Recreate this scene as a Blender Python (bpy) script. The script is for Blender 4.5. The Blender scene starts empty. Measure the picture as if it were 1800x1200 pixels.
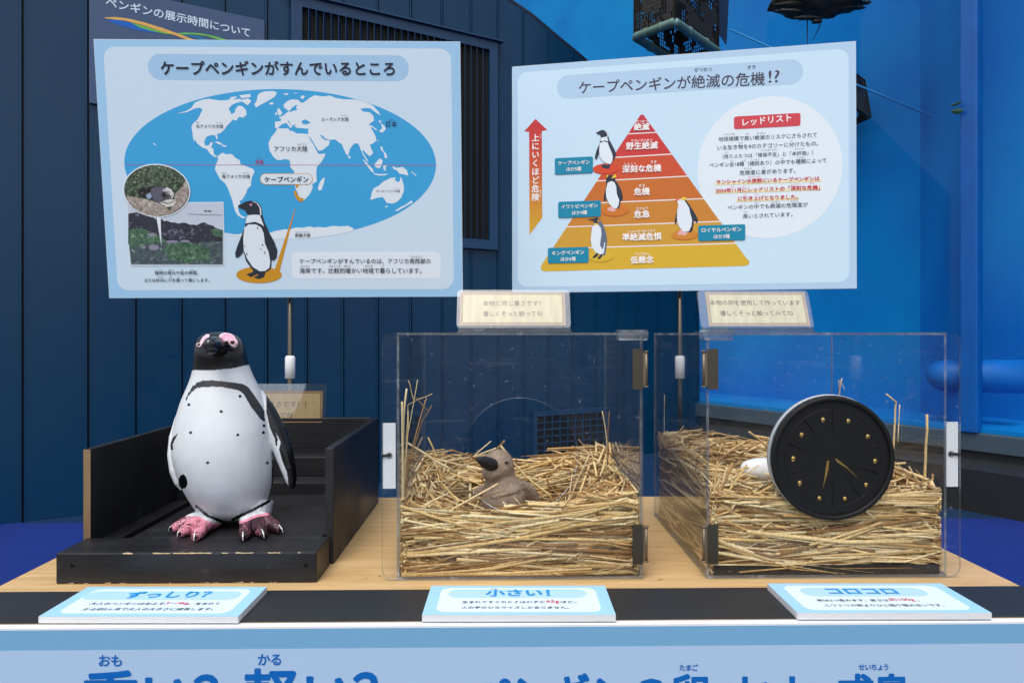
import bpy, bmesh, math, random
from mathutils import Vector, Matrix, noise
from mathutils.geometry import tessellate_polygon

random.seed(7)
R = math.radians
scene = bpy.context.scene
COL = scene.collection

# ------------------------------------------------------------------ camera, light, exposure
F = 1204.0                    # focal length in pixels of an 1800 px wide frame
HOR = 588.0                   # row of the horizon
YAW = R(0.9)
CZ = 1.25
cam_d = bpy.data.cameras.new('camera')
cam = bpy.data.objects.new('camera', cam_d)
COL.objects.link(cam)
cam_d.sensor_width = 36.0
cam_d.lens = 36.0 * F / 1800.0
cam_d.shift_y = -(600.0 - HOR) / 1800.0
cam_d.clip_start = 0.05
cam_d.clip_end = 800.0
cam.location = (0, 0, CZ)
cam.rotation_euler = (R(90), 0, -YAW)
scene.camera = cam

SUN_EL, SUN_AZ = 62.0, -18.0   # elevation, and degrees to the left of straight behind the camera
world = bpy.data.worlds.new('World')
scene.world = world
world.use_nodes = True
wn = world.node_tree.nodes
sky = wn.new('ShaderNodeTexSky')
sky.sky_type = 'NISHITA'
sky.sun_disc = False
sky.sun_elevation = R(SUN_EL)
sky.sun_rotation = R(180 - SUN_AZ)
sky.air_density = 1.0
sky.dust_density = 3.5
sky.ozone_density = 1.0
wn['Background'].inputs[1].default_value = 0.15
hs = wn.new('ShaderNodeHueSaturation'); hs.inputs['Saturation'].default_value = 0.62   # a hazy, milky sky
world.node_tree.links.new(sky.outputs[0], hs.inputs['Color'])
world.node_tree.links.new(hs.outputs[0], wn['Background'].inputs[0])

sun_d = bpy.data.lights.new('sun', 'SUN')
sun_d.energy = 0.95
sun_d.angle = R(28)
sun_d.color = (1.0, 0.96, 0.89)
sun = bpy.data.objects.new('sun', sun_d)
COL.objects.link(sun)
sd = Vector((math.sin(R(SUN_AZ)) * math.cos(R(SUN_EL)), -math.cos(R(SUN_AZ)) * math.cos(R(SUN_EL)), math.sin(R(SUN_EL))))
sun.location = sd * 30
sun.rotation_euler = sd.to_track_quat('Z', 'Y').to_euler()

scene.view_settings.view_transform = 'Standard'
scene.view_settings.look = 'None'
scene.view_settings.gamma = 1.0
scene.view_settings.exposure = 0.5
scene.cycles.max_bounces = 8
scene.cycles.transparent_max_bounces = 48
scene.cycles.caustics_reflective = False
scene.cycles.caustics_refractive = False
scene.cycles.sample_clamp_indirect = 6.0

# ------------------------------------------------------------------ projection helpers
def ray(px, py):
    dx, dz = (px - 900.0) / F, (HOR - py) / F
    return Vector((dx * math.cos(YAW) + math.sin(YAW), -dx * math.sin(YAW) + math.cos(YAW), dz))
EYE = Vector((0, 0, CZ))
def onY(px, py, Y):
    d = ray(px, py); return EYE + d * (Y / d.y)
def onZ(px, py, Z):
    d = ray(px, py); return EYE + d * ((Z - CZ) / d.z)
def at(px, py, depth):
    return EYE + ray(px, py) * depth
def topx(p):
    x, y, z = p[0], p[1], p[2] - CZ
    dx = x * math.cos(YAW) - y * math.sin(YAW); dy = x * math.sin(YAW) + y * math.cos(YAW)
    return (900 + F * dx / dy, HOR - F * z / dy)

# ------------------------------------------------------------------ colours and materials
def L1(v):
    v /= 255.0
    return v / 12.92 if v <= 0.04045 else ((v + 0.055) / 1.055) ** 2.4
def S(r, g, b):
    return (L1(r), L1(g), L1(b))

def new_mat(name):
    m = bpy.data.materials.new(name); m.use_nodes = True
    return m, m.node_tree.nodes, m.node_tree.links, m.node_tree.nodes['Principled BSDF']

def mat(name, col, rough=0.5, metal=0.0, spec=0.5, var=0.0, vscale=4.0, col2=None, stretch=(1, 1, 1), bump=0.0, bscale=40.0, rvar=0.0, dirt=None, dirt_amt=0.5, dscale=3.0, sheen=0.0):
    m, n, l, b = new_mat(name)
    b.inputs['Base Color'].default_value = (*col, 1)
    b.inputs['Roughness'].default_value = rough
    b.inputs['Metallic'].default_value = metal
    b.inputs['Specular IOR Level'].default_value = spec
    if sheen: b.inputs['Sheen Weight'].default_value = sheen
    tc = n.new('ShaderNodeTexCoord'); mp = n.new('ShaderNodeMapping')
    mp.inputs['Scale'].default_value = stretch
    l.new(tc.outputs['Object'], mp.inputs['Vector'])
    src = None
    if var or col2:
        nz = n.new('ShaderNodeTexNoise'); nz.inputs['Scale'].default_value = vscale; nz.inputs['Detail'].default_value = 6
        l.new(mp.outputs[0], nz.inputs['Vector'])
        mr = n.new('ShaderNodeMapRange'); mr.inputs[1].default_value = 0.32; mr.inputs[2].default_value = 0.68
        l.new(nz.outputs[0], mr.inputs[0])
        mx = n.new('ShaderNodeMix'); mx.data_type = 'RGBA'
        c2 = col2 or tuple(c * (1 - var) for c in col)
        mx.inputs[6].default_value = (*col, 1); mx.inputs[7].default_value = (*c2, 1)
        l.new(mr.outputs[0], mx.inputs[0]); src = mx.outputs[2]
    if dirt:
        nz = n.new('ShaderNodeTexNoise'); nz.inputs['Scale'].default_value = dscale; nz.inputs['Detail'].default_value = 9; nz.inputs['Roughness'].default_value = 0.7
        l.new(tc.outputs['Object'], nz.inputs['Vector'])
        mr = n.new('ShaderNodeMapRange'); mr.inputs[1].default_value = 0.60; mr.inputs[2].default_value = 0.75; mr.inputs[4].default_value = dirt_amt
        l.new(nz.outputs[0], mr.inputs[0])
        mx = n.new('ShaderNodeMix'); mx.data_type = 'RGBA'
        if src: l.new(src, mx.inputs[6])
        else: mx.inputs[6].default_value = (*col, 1)
        mx.inputs[7].default_value = (*dirt, 1)
        l.new(mr.outputs[0], mx.inputs[0]); src = mx.outputs[2]
    if src: l.new(src, b.inputs['Base Color'])
    if bump:
        nb = n.new('ShaderNodeTexNoise'); nb.inputs['Scale'].default_value = bscale; nb.inputs['Detail'].default_value = 5
        l.new(mp.outputs[0], nb.inputs['Vector'])
        bp = n.new('ShaderNodeBump'); bp.inputs['Strength'].default_value = bump; bp.inputs['Distance'].default_value = 0.002
        l.new(nb.outputs[0], bp.inputs['Height']); l.new(bp.outputs[0], b.inputs['Normal'])
    if rvar:
        nr = n.new('ShaderNodeTexNoise'); nr.inputs['Scale'].default_value = 6; nr.inputs['Detail'].default_value = 7
        l.new(tc.outputs['Object'], nr.inputs['Vector'])
        mr = n.new('ShaderNodeMapRange'); mr.inputs[1].default_value = 0.3; mr.inputs[2].default_value = 0.7
        mr.inputs[3].default_value = max(0.02, rough - rvar); mr.inputs[4].default_value = min(1, rough + rvar)
        l.new(nr.outputs[0], mr.inputs[0]); l.new(mr.outputs[0], b.inputs['Roughness'])
    return m

def attr_mat(name, rough=0.5, spec=0.4, grain=0.0, gscale=200.0, bump=0.0, bscale=60.0):
    m, n, l, b = new_mat(name)
    a = n.new('ShaderNodeAttribute'); a.attribute_name = 'paint'
    b.inputs['Roughness'].default_value = rough; b.inputs['Specular IOR Level'].default_value = spec
    src = a.outputs['Color']
    tc = n.new('ShaderNodeTexCoord')
    if grain:
        nz = n.new('ShaderNodeTexNoise'); nz.inputs['Scale'].default_value = gscale; nz.inputs['Detail'].default_value = 4
        l.new(tc.outputs['Object'], nz.inputs['Vector'])
        mr = n.new('ShaderNodeMapRange'); mr.inputs[1].default_value = 0.3; mr.inputs[2].default_value = 0.7
        mr.inputs[3].default_value = 1 - grain; mr.inputs[4].default_value = 1.0
        l.new(nz.outputs[0], mr.inputs[0])
        mx = n.new('ShaderNodeMix'); mx.data_type = 'RGBA'; mx.blend_type = 'MULTIPLY'; mx.inputs[0].default_value = 1
        l.new(src, mx.inputs[6]); l.new(mr.outputs[0], mx.inputs[7]); src = mx.outputs[2]
    l.new(src, b.inputs['Base Color'])
    if bump:
        nb = n.new('ShaderNodeTexNoise'); nb.inputs['Scale'].default_value = bscale; nb.inputs['Detail'].default_value = 5
        l.new(tc.outputs['Object'], nb.inputs['Vector'])
        bp = n.new('ShaderNodeBump'); bp.inputs['Strength'].default_value = bump; bp.inputs['Distance'].default_value = 0.002
        l.new(nb.outputs[0], bp.inputs['Height']); l.new(bp.outputs[0], b.inputs['Normal'])
    return m

def sheet_mat(name, tint=(0.97, 0.985, 0.99), f0=0.045, smear=0.0, rough=0.02, dust=0.0):
    # thin clear sheet: lets light through, mirrors a little, more at a glancing angle; faint scuffs
    m, n, l, b = new_mat(name)
    n.remove(b)
    out = n['Material Output']
    tr = n.new('ShaderNodeBsdfTransparent'); tr.inputs[0].default_value = (*tint, 1)
    gl = n.new('ShaderNodeBsdfGlossy'); gl.inputs['Roughness'].default_value = rough
    lw = n.new('ShaderNodeLayerWeight'); lw.inputs[0].default_value = 0.5
    pw = n.new('ShaderNodeMath'); pw.operation = 'POWER'; pw.inputs[1].default_value = 5.0
    l.new(lw.outputs['Facing'], pw.inputs[0])
    mr = n.new('ShaderNodeMapRange'); mr.inputs[3].default_value = f0; mr.inputs[4].default_value = 1.0
    l.new(pw.outputs[0], mr.inputs[0])
    mx = n.new('ShaderNodeMixShader')
    l.new(mr.outputs[0], mx.inputs[0]); l.new(tr.outputs[0], mx.inputs[1]); l.new(gl.outputs[0], mx.inputs[2])
    last = mx
    if smear:
        df = n.new('ShaderNodeBsdfDiffuse'); df.inputs[0].default_value = (0.8, 0.85, 0.9, 1)
        tc = n.new('ShaderNodeTexCoord')
        nz = n.new('ShaderNodeTexNoise'); nz.inputs['Scale'].default_value = 9; nz.inputs['Detail'].default_value = 9; nz.inputs['Roughness'].default_value = 0.75
        nz.inputs['Distortion'].default_value = 1.5
        l.new(tc.outputs['Object'], nz.inputs['Vector'])
        m2 = n.new('ShaderNodeMapRange'); m2.inputs[1].default_value = 0.5; m2.inputs[2].default_value = 0.8; m2.inputs[3].default_value = smear * 0.35; m2.inputs[4].default_value = smear * 2.4
        l.new(nz.outputs[0], m2.inputs[0])
        fac = m2.outputs[0]
        if dust:     # specks, and faint wiped streaks
            nd = n.new('ShaderNodeTexNoise'); nd.inputs['Scale'].default_value = 95; nd.inputs['Detail'].default_value = 2; l.new(tc.outputs['Object'], nd.inputs['Vector'])
            md = n.new('ShaderNodeMapRange'); md.inputs[1].default_value = 0.70; md.inputs[2].default_value = 0.76; md.inputs[4].default_value = dust; l.new(nd.outputs[0], md.inputs[0])
            mp = n.new('ShaderNodeMapping'); mp.inputs['Rotation'].default_value = (0, 0.6, 0); mp.inputs['Scale'].default_value = (3, 3, 40); l.new(tc.outputs['Object'], mp.inputs[0])
            ns = n.new('ShaderNodeTexNoise'); ns.inputs['Scale'].default_value = 1.4; ns.inputs['Detail'].default_value = 6; l.new(mp.outputs[0], ns.inputs['Vector'])
            ms = n.new('ShaderNodeMapRange'); ms.inputs[1].default_value = 0.60; ms.inputs[2].default_value = 0.74; ms.inputs[4].default_value = dust * 0.18; l.new(ns.outputs[0], ms.inputs[0])
            a1 = n.new('ShaderNodeMath'); a1.operation = 'ADD'; l.new(md.outputs[0], a1.inputs[0]); l.new(ms.outputs[0], a1.inputs[1])
            a2 = n.new('ShaderNodeMath'); a2.operation = 'ADD'; l.new(a1.outputs[0], a2.inputs[0]); l.new(fac, a2.inputs[1]); fac = a2.outputs[0]
        mx2 = n.new('ShaderNodeMixShader')
        l.new(fac, mx2.inputs[0]); l.new(mx.outputs[0], mx2.inputs[1]); l.new(df.outputs[0], mx2.inputs[2])
        last = mx2
    l.new(last.outputs[0], out.inputs['Surface'])
    return m

M_INK = attr_mat('printed_ink', rough=0.42, spec=0.35)
M_STRAW = attr_mat('dry_straw', rough=0.55, spec=0.3, grain=0.35, gscale=160)
M_ACRYL = sheet_mat('clear_acrylic', tint=(0.988, 0.992, 0.995), f0=0.013, smear=0.0025, dust=0.10)
M_TANKGL = sheet_mat('tank_glass', tint=(0.9, 0.98, 1.0), f0=0.008)
M_EDGE = sheet_mat('acrylic_edge', tint=(0.62, 0.68, 0.72), f0=0.12, smear=0.2, rough=0.1)
M_RIM = sheet_mat('cut_edge', tint=(0.8, 0.84, 0.88), f0=0.3, smear=0.8, rough=0.15)
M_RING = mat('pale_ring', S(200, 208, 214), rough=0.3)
M_CLEAR = sheet_mat('clear_block', tint=(0.86, 0.9, 0.93), f0=0.10, smear=0.09, rough=0.08)
M_WHITE = mat('white_board', S(228, 230, 233), rough=0.55, var=0.05, vscale=20)
M_FOAM = mat('foam_board_edge', S(226, 228, 230), rough=0.7, var=0.08, vscale=60, stretch=(1, 1, 8))
M_CHROME = mat('chrome_pole', S(104, 96, 84), rough=0.2, metal=1.0)
M_STEEL = mat('hinge_steel', S(98, 92, 82), rough=0.34, metal=0.9, rvar=0.06)
M_BLACKW = mat('black_painted_wood', S(34, 35, 38), rough=0.42, spec=0.4, var=0.35, vscale=5, stretch=(1, 8, 8), bump=0.35, bscale=18, rvar=0.14, dirt=S(88, 90, 92), dirt_amt=0.42, dscale=22)
M_PLY = mat('raw_plywood', S(150, 124, 90), rough=0.8, col2=S(66, 50, 36), vscale=9, stretch=(1, 1, 0.3), bump=0.3)

# ------------------------------------------------------------------ object helpers
WM = {}
def tag(o, label=None, cat=None, group=None, kind=None):
    if label: o['label'] = label
    if cat: o['category'] = cat
    if group: o['group'] = group
    if kind: o['kind'] = kind
    return o
def empty(name, M, label=None, cat=None, group=None):
    o = bpy.data.objects.new(name, None); COL.objects.link(o)
    o.empty_display_size = 0.05
    if not isinstance(M, Matrix): M = Matrix.Translation(M)
    o.matrix_world = M
    WM[o.name] = M.copy()
    return tag(o, label, cat, group)

class MB:
    """collects shapes (world coordinates unless built local) for ONE mesh object"""
    def __init__(s):
        s.v, s.f, s.m, s.c, s.sm = [], [], [], [], []
    def add(s, verts, faces, mi=0, col=(1, 1, 1), smooth=False):
        o = len(s.v)
        s.v += [tuple(p) for p in verts]
        if isinstance(col, list): s.c += [(*c[:3], 1 if len(c) < 4 else c[3]) for c in col]
        else: s.c += [(*col[:3], 1)] * len(verts)
        for f in faces:
            s.f.append([i + o for i in f]); s.m.append(mi); s.sm.append(smooth)
    def box(s, a, b, mi=0, col=(1, 1, 1), M=None):
        (x0, y0, z0), (x1, y1, z1) = a, b
        x0, x1 = sorted((x0, x1)); y0, y1 = sorted((y0, y1)); z0, z1 = sorted((z0, z1))
        vs = [Vector(p) for p in ((x0, y0, z0), (x1, y0, z0), (x1, y1, z0), (x0, y1, z0), (x0, y0, z1), (x1, y0, z1), (x1, y1, z1), (x0, y1, z1))]
        if M: vs = [M @ p for p in vs]
        s.add(vs, [(0, 3, 2, 1), (4, 5, 6, 7), (0, 1, 5, 4), (1, 2, 6, 5), (2, 3, 7, 6), (3, 0, 4, 7)], mi, col)
    def tube(s, pts, rad, n=8, mi=0, col=(1, 1, 1), flat=1.0, up=None, cap=True, smooth=True):
        pts = [Vector(p) for p in pts]
        k = len(pts)
        rad = rad if isinstance(rad, (list, tuple)) else [rad] * k
        vs = []
        u = None
        for i, p in enumerate(pts):
            t = (pts[min(i + 1, k - 1)] - pts[max(i - 1, 0)]).normalized()
            if u is None:
                a = up or (Vector((0, 0, 1)) if abs(t.z) < 0.9 else Vector((1, 0, 0)))
                u = (a - t * a.dot(t)).normalized()
            else:
                u = (u - t * u.dot(t)).normalized()
            w = t.cross(u)
            for j in range(n):
                q = 2 * math.pi * j / n
                vs.append(p + (w * math.cos(q) + u * math.sin(q) * flat) * rad[i])
        fs = []
        for i in range(k - 1):
            for j in range(n):
                fs.append((i * n + j, i * n + (j + 1) % n, (i + 1) * n + (j + 1) % n, (i + 1) * n + j))
        if cap:
            fs.append(tuple(range(n - 1, -1, -1))); fs.append(tuple((k - 1) * n + j for j in range(n)))
        s.add(vs, fs, mi, col, smooth)
    def lathe(s, o, axis, prof, n=32, mi=0, col=(1, 1, 1), smooth=True):
        o, t = Vector(o), Vector(axis).normalized()
        a = Vector((0, 0, 1)) if abs(t.z) < 0.9 else Vector((1, 0, 0))
        u = (a - t * a.dot(t)).normalized(); w = t.cross(u)
        vs = []
        for h, r in prof:
            for j in range(n):
                q = 2 * math.pi * j / n
                vs.append(o + t * h + (w * math.cos(q) + u * math.sin(q)) * r)
        fs = []
        for i in range(len(prof) - 1):
            for j in range(n):
                fs.append((i * n + j, i * n + (j + 1) % n, (i + 1) * n + (j + 1) % n, (i + 1) * n + j))
        if prof[0][1] > 1e-6: fs.append(tuple(range(n - 1, -1, -1)))
        if prof[-1][1] > 1e-6: fs.append(tuple((len(prof) - 1) * n + j for j in range(n)))
        s.add(vs, fs, mi, col, smooth)
    def flat(s, loops, place, mi=0, col=(1, 1, 1), colf=None):
        """a filled outline (first loop) with holes; place maps (x,y) to a point"""
        lp = [[Vector((x, y, 0)) for x, y in q] for q in loops]
        tri = tessellate_polygon(lp)
        p2 = [p for q in lp for p in q]
        vs = [place(p.x, p.y) for p in p2]
        fs = []
        for t in tri:
            a, b, c = (p2[i] for i in t)
            z = (b - a).cross(c - a).z
            if abs(z) < 1e-14: continue
            fs.append(tuple(t) if z > 0 else tuple(reversed(t)))
        s.add(vs, fs, mi, [colf(p.x, p.y) for p in p2] if colf else col)
    def prism(s, loops, place, z0, z1, mi=0, col=(1, 1, 1), mi_side=None, mi_hole=None):
        """place(x,y,z); front at z1"""
        lp = [[Vector((x, y, 0)) for x, y in q] for q in loops]
        tri = tessellate_polygon(lp); p2 = [p for q in lp for p in q]; N = len(p2)
        fs = []; vs = [place(p.x, p.y, z1) for p in p2] + [place(p.x, p.y, z0) for p in p2]
        for t in tri:
            a, b, c = (p2[i] for i in t)
            z = (b - a).cross(c - a).z
            if abs(z) < 1e-14: continue
            t = tuple(t) if z > 0 else tuple(reversed(t))
            fs.append(t); fs.append(tuple(i + N for i in reversed(t)))
        s.add(vs, fs, mi, col)
        o = 0; sv, sf = [], []
        for q in lp:
            k = len(q); b = len(sv)
            ar = sum(q[i].x * q[(i + 1) % k].y - q[(i + 1) % k].x * q[i].y for i in range(k))
            for p in q: sv += [place(p.x, p.y, z1), place(p.x, p.y, z0)]
            for i in range(k):
                j = (i + 1) % k
                f = (b + 2 * i, b + 2 * i + 1, b + 2 * j + 1, b + 2 * j)
                outer = (q is lp[0])
                sf.append(f if (ar > 0) == outer else tuple(reversed(f)))
        ms = mi if mi_side is None else mi_side
        k0 = len(lp[0])
        s.add(sv, sf[:k0], ms, col)
        if len(sf) > k0: s.add(sv, sf[k0:], ms if mi_hole is None else mi_hole, col)
    def build(s, name, mats, parent=None, local=False, bevel=0.0, at=None):
        me = bpy.data.meshes.new(name)
        o = bpy.data.objects.new(name, me)
        vs = s.v
        if parent is not None:
            W = WM[parent.name]
            if not local:
                I = W.inverted(); vs = [I @ Vector(p) for p in vs]
            WM[o.name] = W
        else:
            if at is None: at = Vector((0, 0, 0))
            if not isinstance(at, Matrix): at = Matrix.Translation(at)
            if not local:
                I = at.inverted(); vs = [I @ Vector(p) for p in vs]
            WM[o.name] = at.copy()
        me.from_pydata([tuple(p) for p in vs], [], s.f)
        for m_ in (mats if isinstance(mats, (list, tuple)) else [mats]): me.materials.append(m_)
        me.polygons.foreach_set('material_index', s.m)
        me.polygons.foreach_set('use_smooth', s.sm)
        ca = me.color_attributes.new('paint', 'FLOAT_COLOR', 'POINT')
        ca.data.foreach_set('color', [x for c in s.c for x in c])
        COL.objects.link(o)
        if parent is not None:
            o.parent = parent
        else:
            o.matrix_world = at
        if bevel:
            b = o.modifiers.new('bevel', 'BEVEL'); b.width = bevel; b.segments = 2; b.limit_method = 'ANGLE'; b.angle_limit = R(40)
        return o

def rrect(x0, y0, x1, y1, r, corners=(1, 1, 1, 1), n=6):
    """ccw outline, corners in the order BL BR TR TL"""
    pts = []
    for (cx, cy, a0, on) in ((x0, y0, 180, corners[0]), (x1, y0, 270, corners[1]), (x1, y1, 0, corners[2]), (x0, y1, 90, corners[3])):
        if not on: pts.append((cx, cy)); continue
        sx = 1 if cx == x0 else -1; sy = 1 if cy == y0 else -1
        for i in range(n + 1):
            a = R(a0 + 90 * i / n)
            pts.append((cx + sx * r + r * math.cos(a), cy + sy * r + r * math.sin(a)))
    return pts
def circ(cx, cy, rx, ry=None, n=48):
    ry = ry or rx
    return [(cx + rx * math.cos(2 * math.pi * i / n), cy + ry * math.sin(2 * math.pi * i / n)) for i in range(n)]

_tcache = {}
def bolds(b):
    if b < 0.004: return [(0, 0)]
    n = 8 if b > 0.02 else 4
    return [(0, 0)] + [(b * math.cos(2 * math.pi * i / n + 0.4), b * math.sin(2 * math.pi * i / n + 0.4)) for i in range(n)]
def glyphs(s):
    k = s
    if k not in _tcache:
        c = bpy.data.curves.new('t', 'FONT'); c.body = s; c.size = 1.0; c.resolution_u = 3
        o = bpy.data.objects.new('t', c); COL.objects.link(o)
        bpy.context.view_layer.update()
        me = bpy.data.meshes.new_from_object(o.evaluated_get(bpy.context.evaluated_depsgraph_get()))
        vs = [(v.co.x, v.co.y) for v in me.vertices]; fs = []
        for p in me.polygons:
            q = list(p.vertices)
            fs.append(q if p.normal.z >= 0 else q[::-1])
        bpy.data.objects.remove(o); bpy.data.curves.remove(c); bpy.data.meshes.remove(me)
        _tcache[k] = (vs, fs)
    return _tcache[k]

class Print:
    """flat printing on a plane. M: local X right, local Y up, local Z out of the face"""
    LAY = 0.00022
    def __init__(s, M, z0=0.0004):
        s.M, s.I = M, M.inverted(); s.z0 = z0
        s.o = M.translation; s.n = M.to_3x3() @ Vector((0, 0, 1))
    def uv(s, px, py):
        d = ray(px, py); t = (s.o - EYE).dot(s.n) / d.dot(s.n)
        p = s.I @ (EYE + d * t); return (p.x, p.y)
    def z(s, lay): return s.z0 + lay * s.LAY
    def poly(s, mb, pts, col, lay=1, holes=(), colf=None, mi=0):
        lp = [[s.uv(*p) for p in pts]] + [[s.uv(*p) for p in h] for h in holes]
        z = s.z(lay); cf = None
        if colf:
            cf = lambda x, y: colf(*topx(s.M @ Vector((x, y, 0))))
        mb.flat(lp, lambda x, y: (x, y, z), mi, col, cf)
    def rr(s, mb, tl, br, rpx, col, lay=1, outline=0, corners=(1, 1, 1, 1)):
        a, b = s.uv(*tl), s.uv(*br); c = s.uv(tl[0] + rpx, tl[1]); r = abs(c[0] - a[0])
        r = min(r, (b[0] - a[0]) / 2 - 1e-5, (a[1] - b[1]) / 2 - 1e-5)
        z = s.z(lay)
        mb.flat([rrect(a[0], b[1], b[0], a[1], r, corners, 10)], lambda x, y: (x, y, z), 0, col)
    def ell(s, mb, c, rx, ry, col, lay=1, n=56):
        o = s.uv(*c); a = s.uv(c[0] + rx, c[1]); b = s.uv(c[0], c[1] - ry); z = s.z(lay)
        mb.flat([circ(o[0], o[1], abs(a[0] - o[0]), abs(b[1] - o[1]), n)], lambda x, y: (x, y, z), 0, col)
    def line(s, mb, pts, w, col, lay=1):
        """a stroke of width w px"""
        q = [Vector(s.uv(*p)) for p in pts]; a = s.uv(*pts[0]); b = s.uv(pts[0][0] + w, pts[0][1]); hw = abs(b[0] - a[0]) / 2
        z = s.z(lay)
        lft, rgt = [], []
        for i, p in enumerate(q):
            t = (q[min(i + 1, len(q) - 1)] - q[max(i - 1, 0)]).normalized(); n_ = Vector((-t.y, t.x)) * hw
            lft.append(p + n_); rgt.append(p - n_)
        vs = [(p.x, p.y, z) for p in lft + rgt]; k = len(q)
        mb.add(vs, [(i, k + i, k + i + 1, i + 1) for i in range(k - 1)], 0, col)
    def text(s, mb, txt, p0, p1, col, bold=0.0, lay=4, ys=1.0):
        """ink runs from p0 (bottom left pixel) to p1 (bottom right pixel)"""
        vs, fs = glyphs(txt)
        x0 = min(v[0] for v in vs); x1 = max(v[0] for v in vs); y0 = min(v[1] for v in vs)
        a, b = Vector(s.uv(*p0)), Vector(s.uv(*p1)); d = b - a; k = d.length / (x1 - x0); d.normalize(); n_ = Vector((-d.y, d.x))
        for i, (bx, by) in enumerate(bolds(bold)):
            z = s.z(lay) + i * 1.5e-5; out = []
            for x, y in vs:
                p = a + d * ((x + bx - x0) * k) + n_ * ((y + by - y0) * k * ys); out.append((p.x, p.y, z))
            mb.add(out, fs, 0, col)
    def char(s, mb, ch, c, em, col, bold=0.0, lay=4):
        vs, fs = glyphs(ch); o = s.uv(*c); e = s.uv(c[0] + em, c[1]); k = abs(e[0] - o[0]); z = s.z(lay)
        for i, (bx, by) in enumerate(bolds(bold)):
            mb.add([(o[0] + (x + bx - 0.5) * k, o[1] + (y + by - 0.36) * k, z + i * 1.5e-5) for x, y in vs], fs, 0, col)

def frame(o, x, up):
    x = Vector(x).normalized(); up = Vector(up); z = x.cross(up).normalized(); y = z.cross(x)
    return Matrix(((x.x, y.x, z.x, o[0]), (x.y, y.y, z.y, o[1]), (x.z, y.z, z.z, o[2]), (0, 0, 0, 1)))

def inpoly(x, y, P):
    c = False; j = len(P) - 1
    for i in range(len(P)):
        if (P[i][1] > y) != (P[j][1] > y) and x < (P[j][0] - P[i][0]) * (y - P[i][1]) / (P[j][1] - P[i][1]) + P[i][0]: c = not c
        j = i
    return c
def dline(x, y, P):
    best = 1e9
    for (ax, ay), (bx, by) in zip(P, P[1:]):
        dx, dy = bx - ax, by - ay
        t = max(0, min(1, ((x - ax) * dx + (y - ay) * dy) / (dx * dx + dy * dy + 1e-9)))
        best = min(best, math.hypot(x - ax - t * dx, y - ay - t * dy))
    return best
def cr(pts, ox, oy, k):
    return [(ox + x / k, oy + y / k) for x, y in pts]
def lerp(a, b, t): return tuple(p + (q - p) * t for p, q in zip(a, b))

TZ = 0.75                      # table top height

# ================================================================== SETTING
g = MB(); g.add([(-200, -200, -0.004), (200, -200, -0.004), (200, 200, -0.004), (-200, 200, -0.004)], [(0, 1, 2, 3)])
tag(g.build('ground', mat('paving', S(92, 92, 92), rough=0.85, var=0.25, vscale=1.2, bump=0.4)), kind='structure')
M_POOLFLOOR = mat('blue_floor_paint', S(6, 40, 122), rough=0.6, var=0.2, vscale=2)
g = MB(); g.box((-6, 4.602, 0.0), (9, 16, 0.003))
tag(g.build('path', mat('dark_floor', S(10, 48, 84), rough=0.5, var=0.25, vscale=2)), kind='structure')
g = MB(); g.box((-6, 2.75, 0.0), (6, 4.6, 0.003))
tag(g.build('floor', M_POOLFLOOR), kind='structure')

# ------------------------------------------------------------------ dark blue clad wall
A = at(110, 588, 4.67); B = at(1228, 588, 13730.0 / (3050 - 1228))
A.z = B.z = 0
wx = (B - A).normalized()
WF = frame(A, wx, (0, 0, 1))
wall = empty('clad_wall', WF, 'dark blue standing seam metal wall with a rounded top corner behind the boards', 'wall')
wp = Print(WF, 0.0)
wlen = (B - A).length
seams = [-75, 40, 155, 239, 320, 396, 470, 540, 604, 665, 723, 778, 829, 876, 921, 965, 1007, 1047, 1085, 1121, 1156, 1190, 1226]
s_ = [wp.uv(p, 588)[0] for p in seams]
s_ = [s_[0] - 2 * (s_[1] - s_[0]), s_[0] - (s_[1] - s_[0])] + s_
prof = [wp.uv(*p) for p in ((-400, -130), (0, -120), (500, -105), (700, -85), (800, -50), (890, -2), (935, 28), (970, 58), (1027, 105), (1090, 165), (1150, 245), (1195, 335), (1220, 430), (1230, 520))]
def wtop(x):
    if x <= prof[0][0]: return prof[0][1]
    for (a, b), (c, d) in zip(prof, prof[1:]):
        if a <= x <= c: return b + (d - b) * (x - a) / (c - a)
    return prof[-1][1]
lou = [wp.uv(*p) for p in ((529, 16), (857, 423))]
M_WALL = mat('blue_wall_paint', S(0, 55, 85), rough=0.3, spec=0.36, var=0.22, vscale=0.5, col2=S(0, 48, 82), dirt=S(40, 84, 108), dirt_amt=0.22, dscale=1.6, bump=0.12, bscale=6, rvar=0.05)
M_WALLD = mat('wall_gap', S(6, 16, 30), rough=0.6)
mb = MB()
for a, b in zip(s_, s_[1:]):
    a2, b2 = a + 0.006, b - 0.006
    n_ = 6
    xs = [a2 + (b2 - a2) * i / n_ for i in range(n_ + 1)]
    segs = [(0.0, None)]
    top = [(x, wtop(x)) for x in reversed(xs)]
    mb.prism([[(a2, 0), (b2, 0)] + top], lambda x, y, z: (x, y, z), -0.02, 0.0)
    # raised seam fold at the right side of every panel
    mb.prism([[(b2 - 0.012, 0), (b2, 0), (b2, wtop(b2)), (b2 - 0.012, wtop(b2 - 0.012))]], lambda x, y, z: (x, y, z), 0.0005, 0.012)
mb.build('cladding', M_WALL, wall, local=True)
mb = MB(); bk = [(x, wtop(x) - 0.02) for x in reversed([s_[0] + (s_[-1] - s_[0]) * i / 80 for i in range(81)])]
mb.prism([[(s_[0], 0), (s_[-1] - 0.01, 0)] + bk], lambda x, y, z: (x, y, z), -0.14, -0.022)
mb.build('backing', M_WALLD, wall, local=True)
mb = MB()
pts = [(s_[0] + (s_[-1] - s_[0]) * i / 100) for i in range(101)]
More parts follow.
